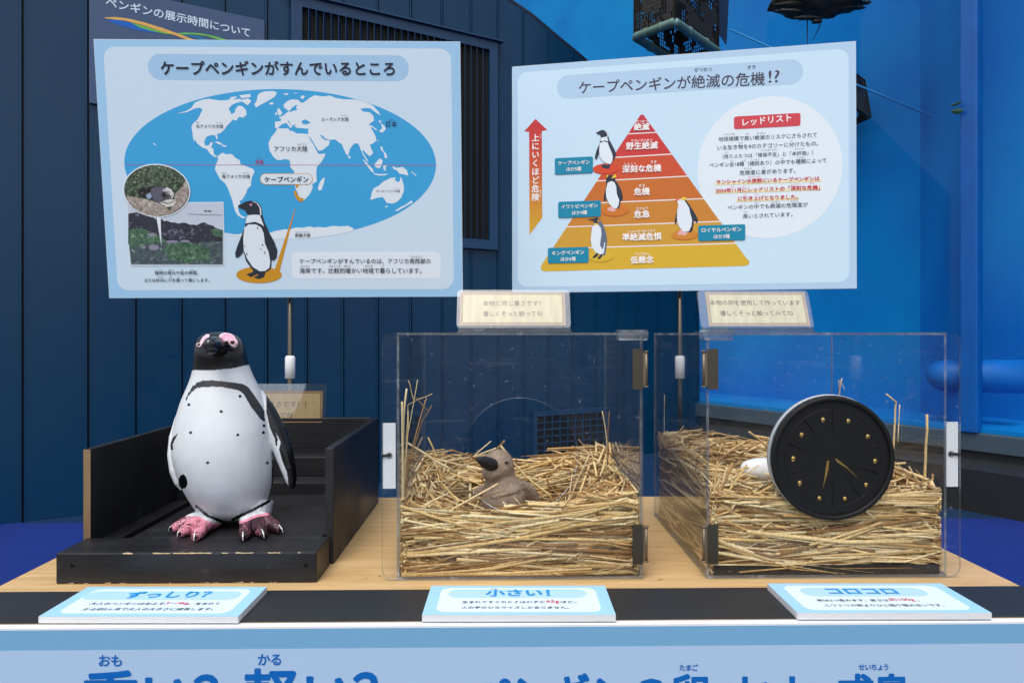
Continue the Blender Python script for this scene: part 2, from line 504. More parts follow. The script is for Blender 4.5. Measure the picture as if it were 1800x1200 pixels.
mb.tube([(x, wtop(x) + 0.01, -0.03) for x in pts] + [(s_[-1] + 0.012, 1.0, -0.03), (s_[-1] + 0.012, 0.0, -0.03)], 0.035, 6)
mb.build('edge_trim', mat('trim_paint', S(5, 26, 52), rough=0.4), wall, local=True)
# louvred opening
lv = MB(); x0, y1 = lou[0]; x1, y0 = lou[1]
fw = 0.085
M_FRAME = mat('louvre_frame_paint', S(10, 58, 94), rough=0.35, var=0.1)
lv.prism([[(x0 - fw, y0 - fw), (x1 + fw, y0 - fw), (x1 + fw, y1 + fw), (x0 - fw, y1 + fw)], [(x0, y0), (x0, y1), (x1, y1), (x1, y0)]], lambda x, y, z: (x, y, z), 0.0142, 0.045)
lv.box((x0 - fw - 0.05, y1 + fw, 0.0142), (x1 + fw + 0.05, y1 + fw + 0.012, 0.075))
lou_o = lv.build('louvre', M_FRAME, wall, local=True)
mb = MB(); mb.box((x0, y0, 0.0135), (x1, y1, 0.0150)); mb.build('opening', mat('dark_opening', S(5, 8, 12), rough=0.9), lou_o, local=True)
mb = MB(); n_ = 28
for i in range(1, n_):
    x = x0 + (x1 - x0) * i / n_
    Mx = Matrix.Translation((x, 0, 0.032)) @ Matrix.Rotation(R(52), 4, 'Y')
    mb.box((-0.019, y0, -0.0014), (0.019, y1, 0.0014), M=Mx)
mb.build('slat', M_FRAME, lou_o, local=True)
# low vent grille
gx0, gy1 = wp.uv(941, 731); gx1, gy0 = wp.uv(1060, 815); 
gv = MB(); fw = 0.045
gv.prism([[(gx0 - fw, gy0 - fw), (gx1 + fw, gy0 - fw), (gx1 + fw, gy1 + fw), (gx0 - fw, gy1 + fw)], [(gx0, gy0), (gx0, gy1), (gx1, gy1), (gx1, gy0)]], lambda x, y, z: (x, y, z), 0.0142, 0.04)
vent = gv.build('vent', M_FRAME, wall, local=True)
mb = MB(); mb.box((gx0, gy0, 0.0132), (gx1, gy1, 0.0150)); mb.build('opening', mat('vent_dark', S(8, 14, 18), rough=0.9), vent, local=True)
mb = MB()
for i in range(1, 9):
    x = gx0 + (gx1 - gx0) * i / 9; mb.box((x - 0.008, gy0, 0.018), (x + 0.008, gy1, 0.026))
for i in range(1, 8):
    y = gy0 + (gy1 - gy0) * i / 8; mb.box((gx0, y - 0.006, 0.0262), (gx1, y + 0.006, 0.034))
mb.build('grid', M_FRAME, vent, local=True)

# sign on the wall
tl = wp.uv(160, -38); br = wp.uv(465, 183 + 60); bl = wp.uv(157, 183)
sx0, sy0, sx1, sy1 = bl[0], bl[1], wp.uv(464, 60)[0], wp.uv(464, 39)[1]
SM = WF @ Matrix.Translation((sx0, sy0, 0.016))
sg = empty('wall_sign', SM, 'slate blue sign with white lettering and a striped swoosh, fixed high on the dark wall', 'sign')
mb = MB(); mb.box((0, 0, 0), (sx1 - sx0, sy1 - sy0, 0.012)); mb.build('panel', mat('slate_sign_panel', S(58, 82, 118), rough=0.5, var=0.05), sg, local=True, bevel=0.002)
sp = Print(SM @ Matrix.Translation((0, 0, 0.012)), 0.0006)
def pbuild(pr, mb, name, parent, mats=None):
    """printing built in the frame of pr, under parent"""
    mb.v = [tuple(pr.M @ Vector(p)) for p in mb.v]
    return mb.build(name, mats or M_INK, parent)
mb = MB(); sp.text(mb, 'ペンギンの展示時間について', (186, 12), (439, 66), S(215, 232, 245), 0.016, 3)
sp.text(mb, 'パフォーマンスと', (243, 88), (400, 118), S(215, 232, 245), 0.012, 3)
pbuild(sp, mb, 'lettering', sg)
mb = MB(); c1 = lambda p: cr(p, 90, 0, 4)
sp.poly(mb, c1([(376, 138), (480, 142), (570, 162), (640, 192), (720, 218), (800, 234), (720, 232), (600, 214), (500, 188), (430, 162)]), S(12, 98, 190), 1)
sp.poly(mb, c1([(560, 160), (640, 182), (720, 208), (800, 230), (870, 236), (950, 231), (1050, 236), (1150, 256), (1240, 284), (1190, 284), (1090, 254), (985, 243), (880, 246), (800, 240), (700, 218), (620, 195)]), S(110, 190, 80), 2)
sp.poly(mb, c1([(880, 246), (980, 246), (1060, 262), (1150, 300), (1090, 296), (1000, 262)]), S(20, 120, 170), 1)
sp.poly(mb, c1([(376, 124), (450, 122), (540, 132), (650, 158), (780, 198), (890, 238), (1030, 290), (960, 284), (870, 250), (760, 218), (640, 178), (520, 148), (380, 132)]), S(228, 178, 90), 3)
pbuild(sp, mb, 'swoosh', sg)

# ------------------------------------------------------------------ blue tank on the right
C = at(1222, 588, 7.55); D = at(1700, 588, 5.30); C.z = D.z = 0
tx = (D - C).normalized(); TF = frame(C, tx, (0, 0, 1)); tl_ = (D - C).length
tank = empty('penguin_tank', TF, 'large bright blue water tank with a black plinth, right of the dark wall', 'tank')
TB = 0.9                       # depth of the tank behind its window
M_TANKB = mat('tank_blue_paint', S(0, 140, 204), rough=0.7, spec=0.2, col2=S(0, 112, 192), vscale=0.7, var=0.2, dirt=S(0, 88, 160), dirt_amt=0.4, dscale=0.9)
mb = MB(); L_ = -5.5; Rr = tl_ + 2.2; ZT = 9.5; ZB = 0.50
mb.box((L_, ZB, -TB - 0.08), (Rr, ZT, -TB))
mb.build('back_wall', M_TANKB, tank, local=True)
mb = MB(); mb.box((-1.5, ZB, -TB), (Rr, ZB + 0.03, -0.02)); mb.build('tank_floor', M_TANKB, tank, local=True)
mb = MB(); mb.box((0.02, ZB + 0.03, -0.018), (Rr, ZT, -0.006)); mb.build('window', M_TANKGL, tank, local=True)
mb = MB(); mb.box((-0.02, ZB - 0.14, -0.06), (Rr, ZB - 0.002, 0.03)); mb.build('rim', mat('rim_grey', S(66, 84, 98), rough=0.5, var=0.15), tank, local=True, bevel=0.006)
mb = MB(); mb.box((-0.6, 0, -TB), (Rr, ZB - 0.142, 0.01)); mb.box((0.3, 0, 0.01), (Rr, 0.30, 0.5))
mb.build('plinth', mat('plinth_black', S(24, 27, 30), rough=0.6, var=0.3, vscale=3, bump=0.3), tank, local=True)
tw = Print(TF, 0.0); fx = tw.uv(1692, 588)[0]
sq = Print(TF @ Matrix.Translation((0, 0, -TB + 0.001)), 0.0).uv(1618, 588)[0]
mb = MB(); mb.prism([[(sq, -TB + 0.002), (sq + 0.06, -TB + 0.002), (fx + 0.06, -0.052), (fx, -0.052)]], lambda x, z, y: (x, y, z), ZB + 0.031, ZT)
mb.build('side_wall', mat('tank_side_blue', S(0, 146, 222), rough=0.7, spec=0.2, col2=S(0, 118, 200), vscale=0.8, var=0.2), tank, local=True)
mb = MB(); mb.box((fx, ZB, -0.05), (fx + 0.12, ZT, 0.05)); mb.build('post', mat('post_blue', S(0, 92, 176), rough=0.4, var=0.2), tank, local=True, bevel=0.008)

M_CRATE = mat('crate_brown', S(38, 34, 30), rough=0.8, col2=S(20, 26, 30), vscale=12, bump=0.5)
M_PIPE = mat('grey_pipe', S(96, 132, 138), rough=0.5, col2=S(84, 112, 90), vscale=9)
def basket(name, label, Lp, Np, Rp, h, taper, cells, flap=False, group=None):
    L, N, Q = (Vector(p) for p in (Lp, Np, Rp)); Fp = L + Q - N
    cen = (L + Q) / 2
    root = empty(name, cen, label, 'crate', group)
    low = [L, N, Q, Fp]; hi = [cen + (p - cen) * taper + Vector((0, 0, h)) for p in low]
    mb = MB(); rng = random.Random(3)
    for i in range(4):
        a, b, c, d = low[i], low[(i + 1) % 4], hi[(i + 1) % 4], hi[i]
        nrm = (b - a).cross(d - a).normalized()
        for k in range(cells + 1):
            t = k / cells
            mb.tube([a.lerp(b, t), d.lerp(c, t)], 0.0045 if 0 < k < cells else 0.014, 4, smooth=False)
            mb.tube([a.lerp(d, t), b.lerp(c, t)], 0.0045 if 0 < k < cells else 0.014, 4, smooth=False)
        # silted-up cells
        for k in range(cells):
            for j in range(cells):
                if noise.noise(Vector((k * 0.23 + 9 * i, j * 0.23, cells))) + rng.gauss(0, 0.12) > -0.06:
                    q = lambda u, w: a.lerp(b, u).lerp(d.lerp(c, u), w)
                    u0, u1, w0, w1 = k / cells, (k + 1) / cells, j / cells, (j + 1) / cells
                    off = nrm * 0.003
                    v8 = [q(u0, w0) - off, q(u1, w0) - off, q(u1, w1) - off, q(u0, w1) - off, q(u0, w0) + off, q(u1, w0) + off, q(u1, w1) + off, q(u0, w1) + off]
                    mb.add(v8, [(0, 3, 2, 1), (4, 5, 6, 7), (0, 1, 5, 4), (1, 2, 6, 5), (2, 3, 7, 6), (3, 0, 4, 7)])
    a, b, c, d = hi
    mb.add([p + Vector((0, 0, -0.02)) for p in hi] + list(hi), [(0, 1, 2, 3), (7, 6, 5, 4), (0, 4, 5, 1), (1, 5, 6, 2), (2, 6, 7, 3), (3, 7, 4, 0)])
    mb.build('mesh_wall', M_CRATE, root)
    return root, low
bL, bN, bR = onZ(1116, 60, 3.97), onZ(1186, 33, 3.97), onZ(1262, 86, 3.97)
crate, low = basket('mesh_crate', 'large dark mesh crate with a grey pipe rim above the right board', bL, bN, bR, 0.75, 1.0, 21)
pm = MB()
for a, b in ((0, 1), (1, 2), (2, 3), (3, 0)):
    p, q = low[a], low[b]; d = (q - p).normalized()
    pm.tube([p - Vector((0, 0, 0.03)), p + d * 0.02 - Vector((0, 0, 0.03)), q - d * 0.02 - Vector((0, 0, 0.03)), q - Vector((0, 0, 0.03))], [0.034, 0.038, 0.038, 0.034], 10)
    for t in (0.28, 0.66):
        pm.tube([p.lerp(q, t) - Vector((0, 0, 0.03)), p.lerp(q, t + 0.03) - Vector((0, 0, 0.03))], 0.044, 10)
pm.build('pipe_rim', M_PIPE, crate)
fl = MB(); e = bR; ex = (bR - bN).normalized()
fl.prism([[(0.03, 0.15), (0.19, 0.10), (0.24, 0.55), (0.16, 0.72), (0.03, 0.75)]], lambda x, y, z: e + ex * x + Vector((0, z, y)), 0, 0.012)
fl.build('side_flap', mat('flap_dark', S(26, 52, 84), rough=0.7, var=0.3, vscale=20), crate)
basket('mesh_crate', 'small dark tapered mesh crate half hidden behind the pyramid board', onZ(1452, 208, 3.35), onZ(1496, 186, 3.35), onZ(1530, 206, 3.35), 0.36, 0.72, 7)

def blob(mb, c, rx, ry, rz, amp, fr, n=40, m=20, mi=0, col=(1, 1, 1), seed=0.0):
    c = Vector(c); vs = []; fs = []
    for i in range(m + 1):
        th = math.pi * i / m
        for j in range(n):
            ph = 2 * math.pi * j / n
            d = Vector((math.sin(th) * math.cos(ph), math.sin(th) * math.sin(ph), math.cos(th)))
            k = 1 + amp * noise.noise(d * fr + Vector((seed, seed, seed))) + amp * 0.5 * noise.noise(d * fr * 2.3 + Vector((seed, 0, 3)))
            vs.append(c + Vector((d.x * rx * k, d.y * ry * k, d.z * rz * k)))
    for i in range(m):
        for j in range(n): fs.append((i * n + j, (i + 1) * n + j, (i + 1) * n + (j + 1) % n, i * n + (j + 1) % n))
    mb.add(vs, fs, mi, col, True)
mb = MB(); rc = at(1442, -2, 6.2)
blob(mb, rc, 0.40, 0.25, 0.15, 0.35, 2.6, seed=4.2)
for (px, py, w) in ((1388, 9, 0.16), (1386, 20, 0.12), (1420, 32, 0.12), (1436, 38, 0.05), (1522, 5, 0.05), (1412, 6, 0.2), (1500, 14, 0.12)):
    p = at(px, py, 6.1); blob(mb, p, w, 0.03, 0.016, 0.4, 3, 14, 8, seed=px)
tag(mb.build('surface_reflection', mat('reflection_brown', S(48, 42, 34), rough=0.7, col2=S(20, 34, 34), vscale=7, bump=0.5), at=rc), 'ragged dark brown floating clump at the top of the blue tank', 'floating debris')  # crate reflection on the water surface, modelled as a solid ragged shape
mb = MB(); p0, p1 = at(1283, 52, 6.35), at(1638, 205, 5.72); mb.tube([p0, p0.lerp(p1, 0.5) - Vector((0, 0, 0.01)), p1], 0.008, 6)
tag(mb.build('rope', mat('rope_blue', S(36, 140, 210), rough=0.7, var=0.2, vscale=60), at=p0), 'thin pale blue rope stretched slantwise across the tank', 'rope')
for px, py, lab in ((1419, 80, 'thin dark cord dangling straight down beneath the floating clump'), (1446, 66, 'short dark cord hanging aslant below the right half of the floating clump')):  # the floating clump named here is the modelled crate reflection
    mb = MB(); q = at(px, 28, 6.15); sl = 0 if px == 1419 else -18
    mb.tube([q, at(px + sl * 0.4, py - 15, 6.15), at(px + sl, py + 6, 6.15)], [0.006, 0.005, 0.003], 5)
    tag(mb.build('hanging_cord', mat('cord_dark', S(14, 50, 92), rough=0.8), at=q), lab, 'cord')
mb = MB(); q0, q1 = at(1660, 660, 5.62), at(1800, 662, 5.3); d = (q1 - q0).normalized()
mb.lathe(q0, d, [(-0.13, 0.006), (-0.12, 0.05), (-0.09, 0.092), (-0.05, 0.118), (0, 0.13), ((q1 - q0).length, 0.132)], 28)
tag(mb.build('foam_tube', mat('tube_blue', S(0, 112, 200), rough=0.45, var=0.12, vscale=8), at=q0), 'round ended blue foam tube lying across the tank at right', 'float')
for i, (px, py, a, lab) in enumerate(((1681, 183, 8, 'small flat dark green leaf, the upper of two on the tank window'), (1683, 196, -14, 'rounder dark green leaf just below the flat one on the tank window'))):
    mb = MB(); o_ = at(px, py, 5.28); sc_ = 0.045
    Ml = frame(o_, tx, (0, 0, 1)) @ Matrix.Rotation(R(a), 4, 'Z')
    w_ = 0.26 if i == 0 else 0.5
    lf = [(-1, 0), (-0.6, w_ * 0.8), (0, w_), (0.6, w_ * 0.7), (1, 0.05), (0.6, -w_ * 0.8), (0, -w_), (-0.6, -w_ * 0.7)]
    mb.prism([lf[::-1]], lambda x, y, z: Ml @ Vector((x * sc_, y * sc_, z + 0.006 * x * x)), 0, 0.0012)
    tag(mb.build('leaf', mat('leaf_green', S(18, 70, 48), rough=0.5, var=0.2, vscale=30), at=o_), lab, 'leaf')

# ================================================================== TABLE
tb = empty('table', (0.02, 1.65, 0), 'long pale wood table carrying the tray and the clear cases', 'table')
m, n, l, b = new_mat('pale_wood')
tc = n.new('ShaderNodeTexCoord'); mp = n.new('ShaderNodeMapping'); mp.inputs['Scale'].default_value = (1.0, 16, 16)
l.new(tc.outputs['Object'], mp.inputs['Vector'])
nz = n.new('ShaderNodeTexNoise'); nz.inputs['Scale'].default_value = 4; nz.inputs['Detail'].default_value = 9; nz.inputs['Roughness'].default_value = 0.65; nz.inputs['Distortion'].default_value = 0.6
l.new(mp.outputs[0], nz.inputs['Vector'])
rp = n.new('ShaderNodeValToRGB'); rp.color_ramp.elements[0].position = 0.3; rp.color_ramp.elements[0].color = (*S(188, 152, 102), 1)
rp.color_ramp.elements[1].position = 0.68; rp.color_ramp.elements[1].color = (*S(222, 190, 138), 1)
l.new(nz.outputs[0], rp.inputs[0]); l.new(rp.outputs[0], b.inputs['Base Color'])
b.inputs['Roughness'].default_value = 0.38
M_WOOD = m
mb = MB(); mb.box((-1.0, 1.2, TZ - 0.03), (1.035, 2.112, TZ)); mb.build('top', M_WOOD, tb, bevel=0.002)
for x in (-0.95, 0.985):
    for y in (1.27, 2.06):
        mb = MB(); mb.tube([(x, y, 0), (x, y, TZ - 0.03)], 0.02, 12); mb.build('leg', M_STEEL, tb)
M_RUN = mat('black_runner', S(38, 41, 46), rough=0.5, var=0.15, vscale=6, bump=0.15, bscale=200)
mb = MB(); mb.box((-1.02, 1.199, TZ + 0.0005), (1.04, 1.343, TZ + 0.002))
tag(mb.build('table_runner', M_RUN, at=(0, 1.27, TZ)), 'black runner strip laid along the front edge of the table', 'table runner')
mb = MB(); rng = random.Random(12)
# ------------------------------------------------------------------ banner on the table front
BM = frame((0, 1.183, 0), (1, 0, 0), (0, 0, 1))
bn = empty('banner', BM, 'long pale blue foam banner with big blue lettering on the table front', 'banner')
mb = MB(); mb.box((-1.3, 1.183, 0.05), (1.35, 1.198, TZ - 0.0005)); mb.build('panel', M_WHITE, bn, bevel=0.001)
bp_ = Print(BM, 0.0005)
mb = MB(); zt = TZ - 0.0045
mb.add([(-1.298, 0.052, 0.0005), (1.348, 0.052, 0.0005), (1.348, zt, 0.0005), (-1.298, zt, 0.0005)], [(0, 1, 2, 3)], 0, S(116, 168, 206))
yb = 0.75 - 0.0385
mb.add([(-1.298, 0.052, 0.0008), (1.348, 0.052, 0.0008), (1.348, yb, 0.0008), (-1.298, yb, 0.0008)], [(0, 1, 2, 3)], 0, S(168, 196, 226))
pbuild(bp_, mb, 'print', bn)
mb = MB(); bc = S(0, 98, 182)
for ch, x, y, em in (('重', 195, 1226, 100), ('い', 292, 1222, 92), ('？', 386, 1222, 92), ('軽', 477, 1222, 98), ('い', 575, 1220, 92), ('？', 666, 1218, 92)):
    bp_.char(mb, ch, (x, y), em, bc, 0.026)
for ch, x in (('ペ', 868), ('ン', 934), ('ギ', 1003), ('ン', 1073), ('の', 1143), ('卵', 1213), ('、', 1262), ('ヒ', 1325), ('ナ', 1390), ('、', 1440), ('成', 1501), ('鳥', 1567)):
    bp_.char(mb, ch, (x, 1218), 70, bc, 0.03)
for ch, x, y, em in (('お', 184, 1160, 23), ('も', 206, 1160, 23), ('か', 464, 1158, 23), ('る', 486, 1158, 23), ('た', 1199, 1172, 12), ('ま', 1210, 1172, 12), ('ご', 1221, 1172, 12), ('せ', 1514, 1171, 12), ('い', 1525, 1171, 12), ('ち', 1536, 1171, 12), ('ょ', 1547, 1171, 12), ('う', 1557, 1171, 12)):
    bp_.char(mb, ch, (x, y), em, bc, 0.022)
pbuild(bp_, mb, 'lettering', bn)

# ------------------------------------------------------------------ cards lying on the runner
CT = 0.0115; cz = TZ + 0.0022
def card(corners, label, title, tpos, lines, pill):
    """corners: px of back left, back right, front right, front left of the top face"""
    P = [onZ(*c, cz + CT) for c in corners]
    o = (P[0] + P[1] + P[2] + P[3]) / 4
    x = ((P[1] - P[0]) + (P[2] - P[3])).normalized(); x.z = 0; x.normalize()
    Mc = frame((o.x, o.y, cz), x, (-x.y, x.x, 0))
    root = empty('caption_card', Mc, label, 'card', 'caption cards along the table front')
    I = Mc.inverted(); q = [I @ p for p in P]
    w = (q[1].x - q[0].x + q[2].x - q[3].x) / 4; h = (q[0].y + q[1].y - q[2].y - q[3].y) / 4
    mb = MB(); mb.box((-w, -h, 0), (w, h, CT)); mb.build('board', M_FOAM, root, local=True, bevel=0.0004)
    pr = Print(Mc @ Matrix.Translation((0, 0, CT)), 0.0003); pr.LAY = 0.0002
    mb = MB()
    mb.add([(-w, -h, pr.z(0)), (w, -h, pr.z(0)), (w, h, pr.z(0)), (-w, h, pr.z(0))], [(0, 1, 2, 3)], 0, S(158, 208, 240))
    k = 0.022
    mb.flat([rrect(-w + k, -h + k * 0.55, w - k, h - k * 0.55, 0.018)], lambda a, b: (a, b, pr.z(1)), 0, S(214, 234, 248))
    a, b = pr.uv(*pill[0]), pr.uv(*pill[1]); r = abs(b[1] - a[1]) / 2 - 1e-4
    cx = 0.0; hw = (b[0] - a[0]) / 2
    mb.flat([rrect((a[0] + b[0]) / 2 - hw, b[1], (a[0] + b[0]) / 2 + hw, a[1], r)], lambda a, b: (a, b, pr.z(2)), 0, S(172, 214, 243))
    pbuild(pr, mb, 'print', root)
    mb = MB()
    T = lambda s, p0, p1, col, bold=0.0, ys=1.0: pr.text(mb, s, p0, p1, col, bold, 4, ys)
    T(title, *tpos, S(0, 140, 214), 0.035)
    for ln in lines:
        T(*ln[:3], S(*ln[3]), ln[4] if len(ln) > 4 else 0.012)
    pbuild(pr, mb, 'lettering', root)
    return root
gk, rd = (50, 58, 72), (214, 70, 100)
c6 = lambda *p: cr(p, 90, 1020, 1800 / 390)
c7 = lambda *p: cr(p, 730, 1020, 1800 / 370)
c8 = lambda *p: cr(p, 1330, 1015, 1800 / 380)
card([(150, 1031), (466, 1031), (422, 1083), (73, 1083)], 'pale blue caption card in front of the black penguin tray, leftmost of three', 'ずっしり？', c6((583, 146), (1262, 138)), [
    ('大人のペンギンはおよそ', *c6((305, 200), (905, 199)), gk), ('3〜4kg', *c6((912, 200), (1100, 200)), rd), ('。生まれて', *c6((1108, 199), (1360, 198)), gk),
    ('から約2ヶ月で大人の大きさに成長します。', *c6((245, 245), (1305, 244)), gk)], c6((330, 88), (1500, 157)))
card([(757, 1029), (1062, 1029), (1084, 1080), (743, 1080.5)], 'pale blue caption card in front of the chick case, middle one of three', '小さい！', c7((605, 136), (1150, 136)), [
    ('生まれてすぐのヒナはわずか', *c7((400, 196), (1112, 195)), gk), ('65g', *c7((1120, 197), (1232, 198)), rd), ('ほど。', *c7((1245, 195), (1380, 195)), gk),
    ('人の手のひらサイズしかありません。', *c7((392, 243), (1315, 243)), gk), ('ちい', *c7((648, 80), (705, 80)), (0, 140, 214))], c7((290, 76), (1475, 148)))
card([(1348, 1025), (1650, 1025), (1748, 1076.5), (1403, 1077)], 'pale blue caption card in front of the egg case, rightmost of three', 'コロコロ', c8((615, 136), (1190, 136)), [
    ('卵は2つ産みます。重さは', *c8((515, 200), (1110, 199)), gk), ('約100g', *c8((1125, 200), (1330, 199)), rd), ('。', *c8((1345, 199), (1362, 199)), gk),
    ('ニワトリの卵よりひと回り程大きいです。', *c8((578, 243), (1572, 241)), gk)], c8((330, 84), (1470, 155)))

# ================================================================== INFORMATION BOARDS
BW, BH, BT = 1.1345, 1.1345 / math.sqrt(2), 0.007
def info_board(name, label, cx, cy, cz_, xa, za, pole_px):
    M = frame((cx, cy, cz_), xa, za)
    root = empty(name, M, label, 'information board')
    mb = MB(); mb.box((-BW / 2, -BH / 2, -BT), (BW / 2, BH / 2, 0)); mb.build('panel', M_FOAM, root, local=True, bevel=0.0005)
    # stand behind the panel
    py_ = cy + (0.026 if za[1] > 0 else -za[1] * 0.40 + 0.026)
    foot = onY(pole_px, 560, py_)
    mb = MB(); mb.tube([(foot.x, py_, 0.02), (foot.x, py_, cz_ + 0.1)], 0.0082, 14); mb.build('pole', M_CHROME, root)
    za_, zb = onY(pole_px, 665, py_).z, onY(pole_px, 625, py_).z
    mb = MB(); mb.lathe((foot.x, py_, za_), (0, 0, 1), [(0, 0.0145), (0.001, 0.0162), (zb - za_ - 0.006, 0.0162), (zb - za_, 0.012)], 20); mb.build('collar', M_WHITE, root)
    mb = MB(); mb.lathe((foot.x, py_, 0.0), (0, 0, 1), [(0, 0.17), (0.012, 0.17), (0.022, 0.15), (0.024, 0.012)], 28); mb.build('base', M_STEEL, root)
    mb = MB(); mb.box((foot.x - 0.03, cy + 0.024, cz_ - 0.05), (foot.x + 0.03, py_ - 0.0085, cz_ + 0.0)); mb.build('bracket', M_STEEL, root)
    return root, Print(M, 0.0003)

# colours as printed
cBORD, cIN, cPILL = S(160, 204, 238), S(205, 226, 243), S(164, 202, 234)
cSEA, cLAND = S(58, 165, 222), S(224, 234, 243)
cNAVY, cORNG, cDK = S(26, 26, 50), S(205, 146, 34), S(38, 46, 58)

ib, pr = info_board('information_board', 'pale blue board with a blue world map, on a chrome pole behind the penguin', -0.6943, 2.19, 1.7692, (0.9998, 0.0150, 0.0063), (-0.005, -0.0985, 0.9951), 510)
mb = MB()
hw, hh = BW / 2, BH / 2
mb.add([(-hw + 0.001, -hh + 0.001, pr.z(0)), (hw - 0.001, -hh + 0.001, pr.z(0)), (hw - 0.001, hh - 0.001, pr.z(0)), (-hw + 0.001, hh - 0.001, pr.z(0))], [(0, 1, 2, 3)], 0, cBORD)
a, b = pr.uv(178, 82), pr.uv(802, 508)
ex = hw - 0.029
mb.flat([rrect(-ex, b[1], ex, a[1], 0.036)], lambda x, y: (x, y, pr.z(1)), 0, cIN)
pr.rr(mb, (259, 95), (719, 143), 22, cPILL, 2)
pr.rr(mb, (512, 443), (775, 489), 9, S(226, 236, 246), 2)
pbuild(pr, mb, 'layout_print', ib)

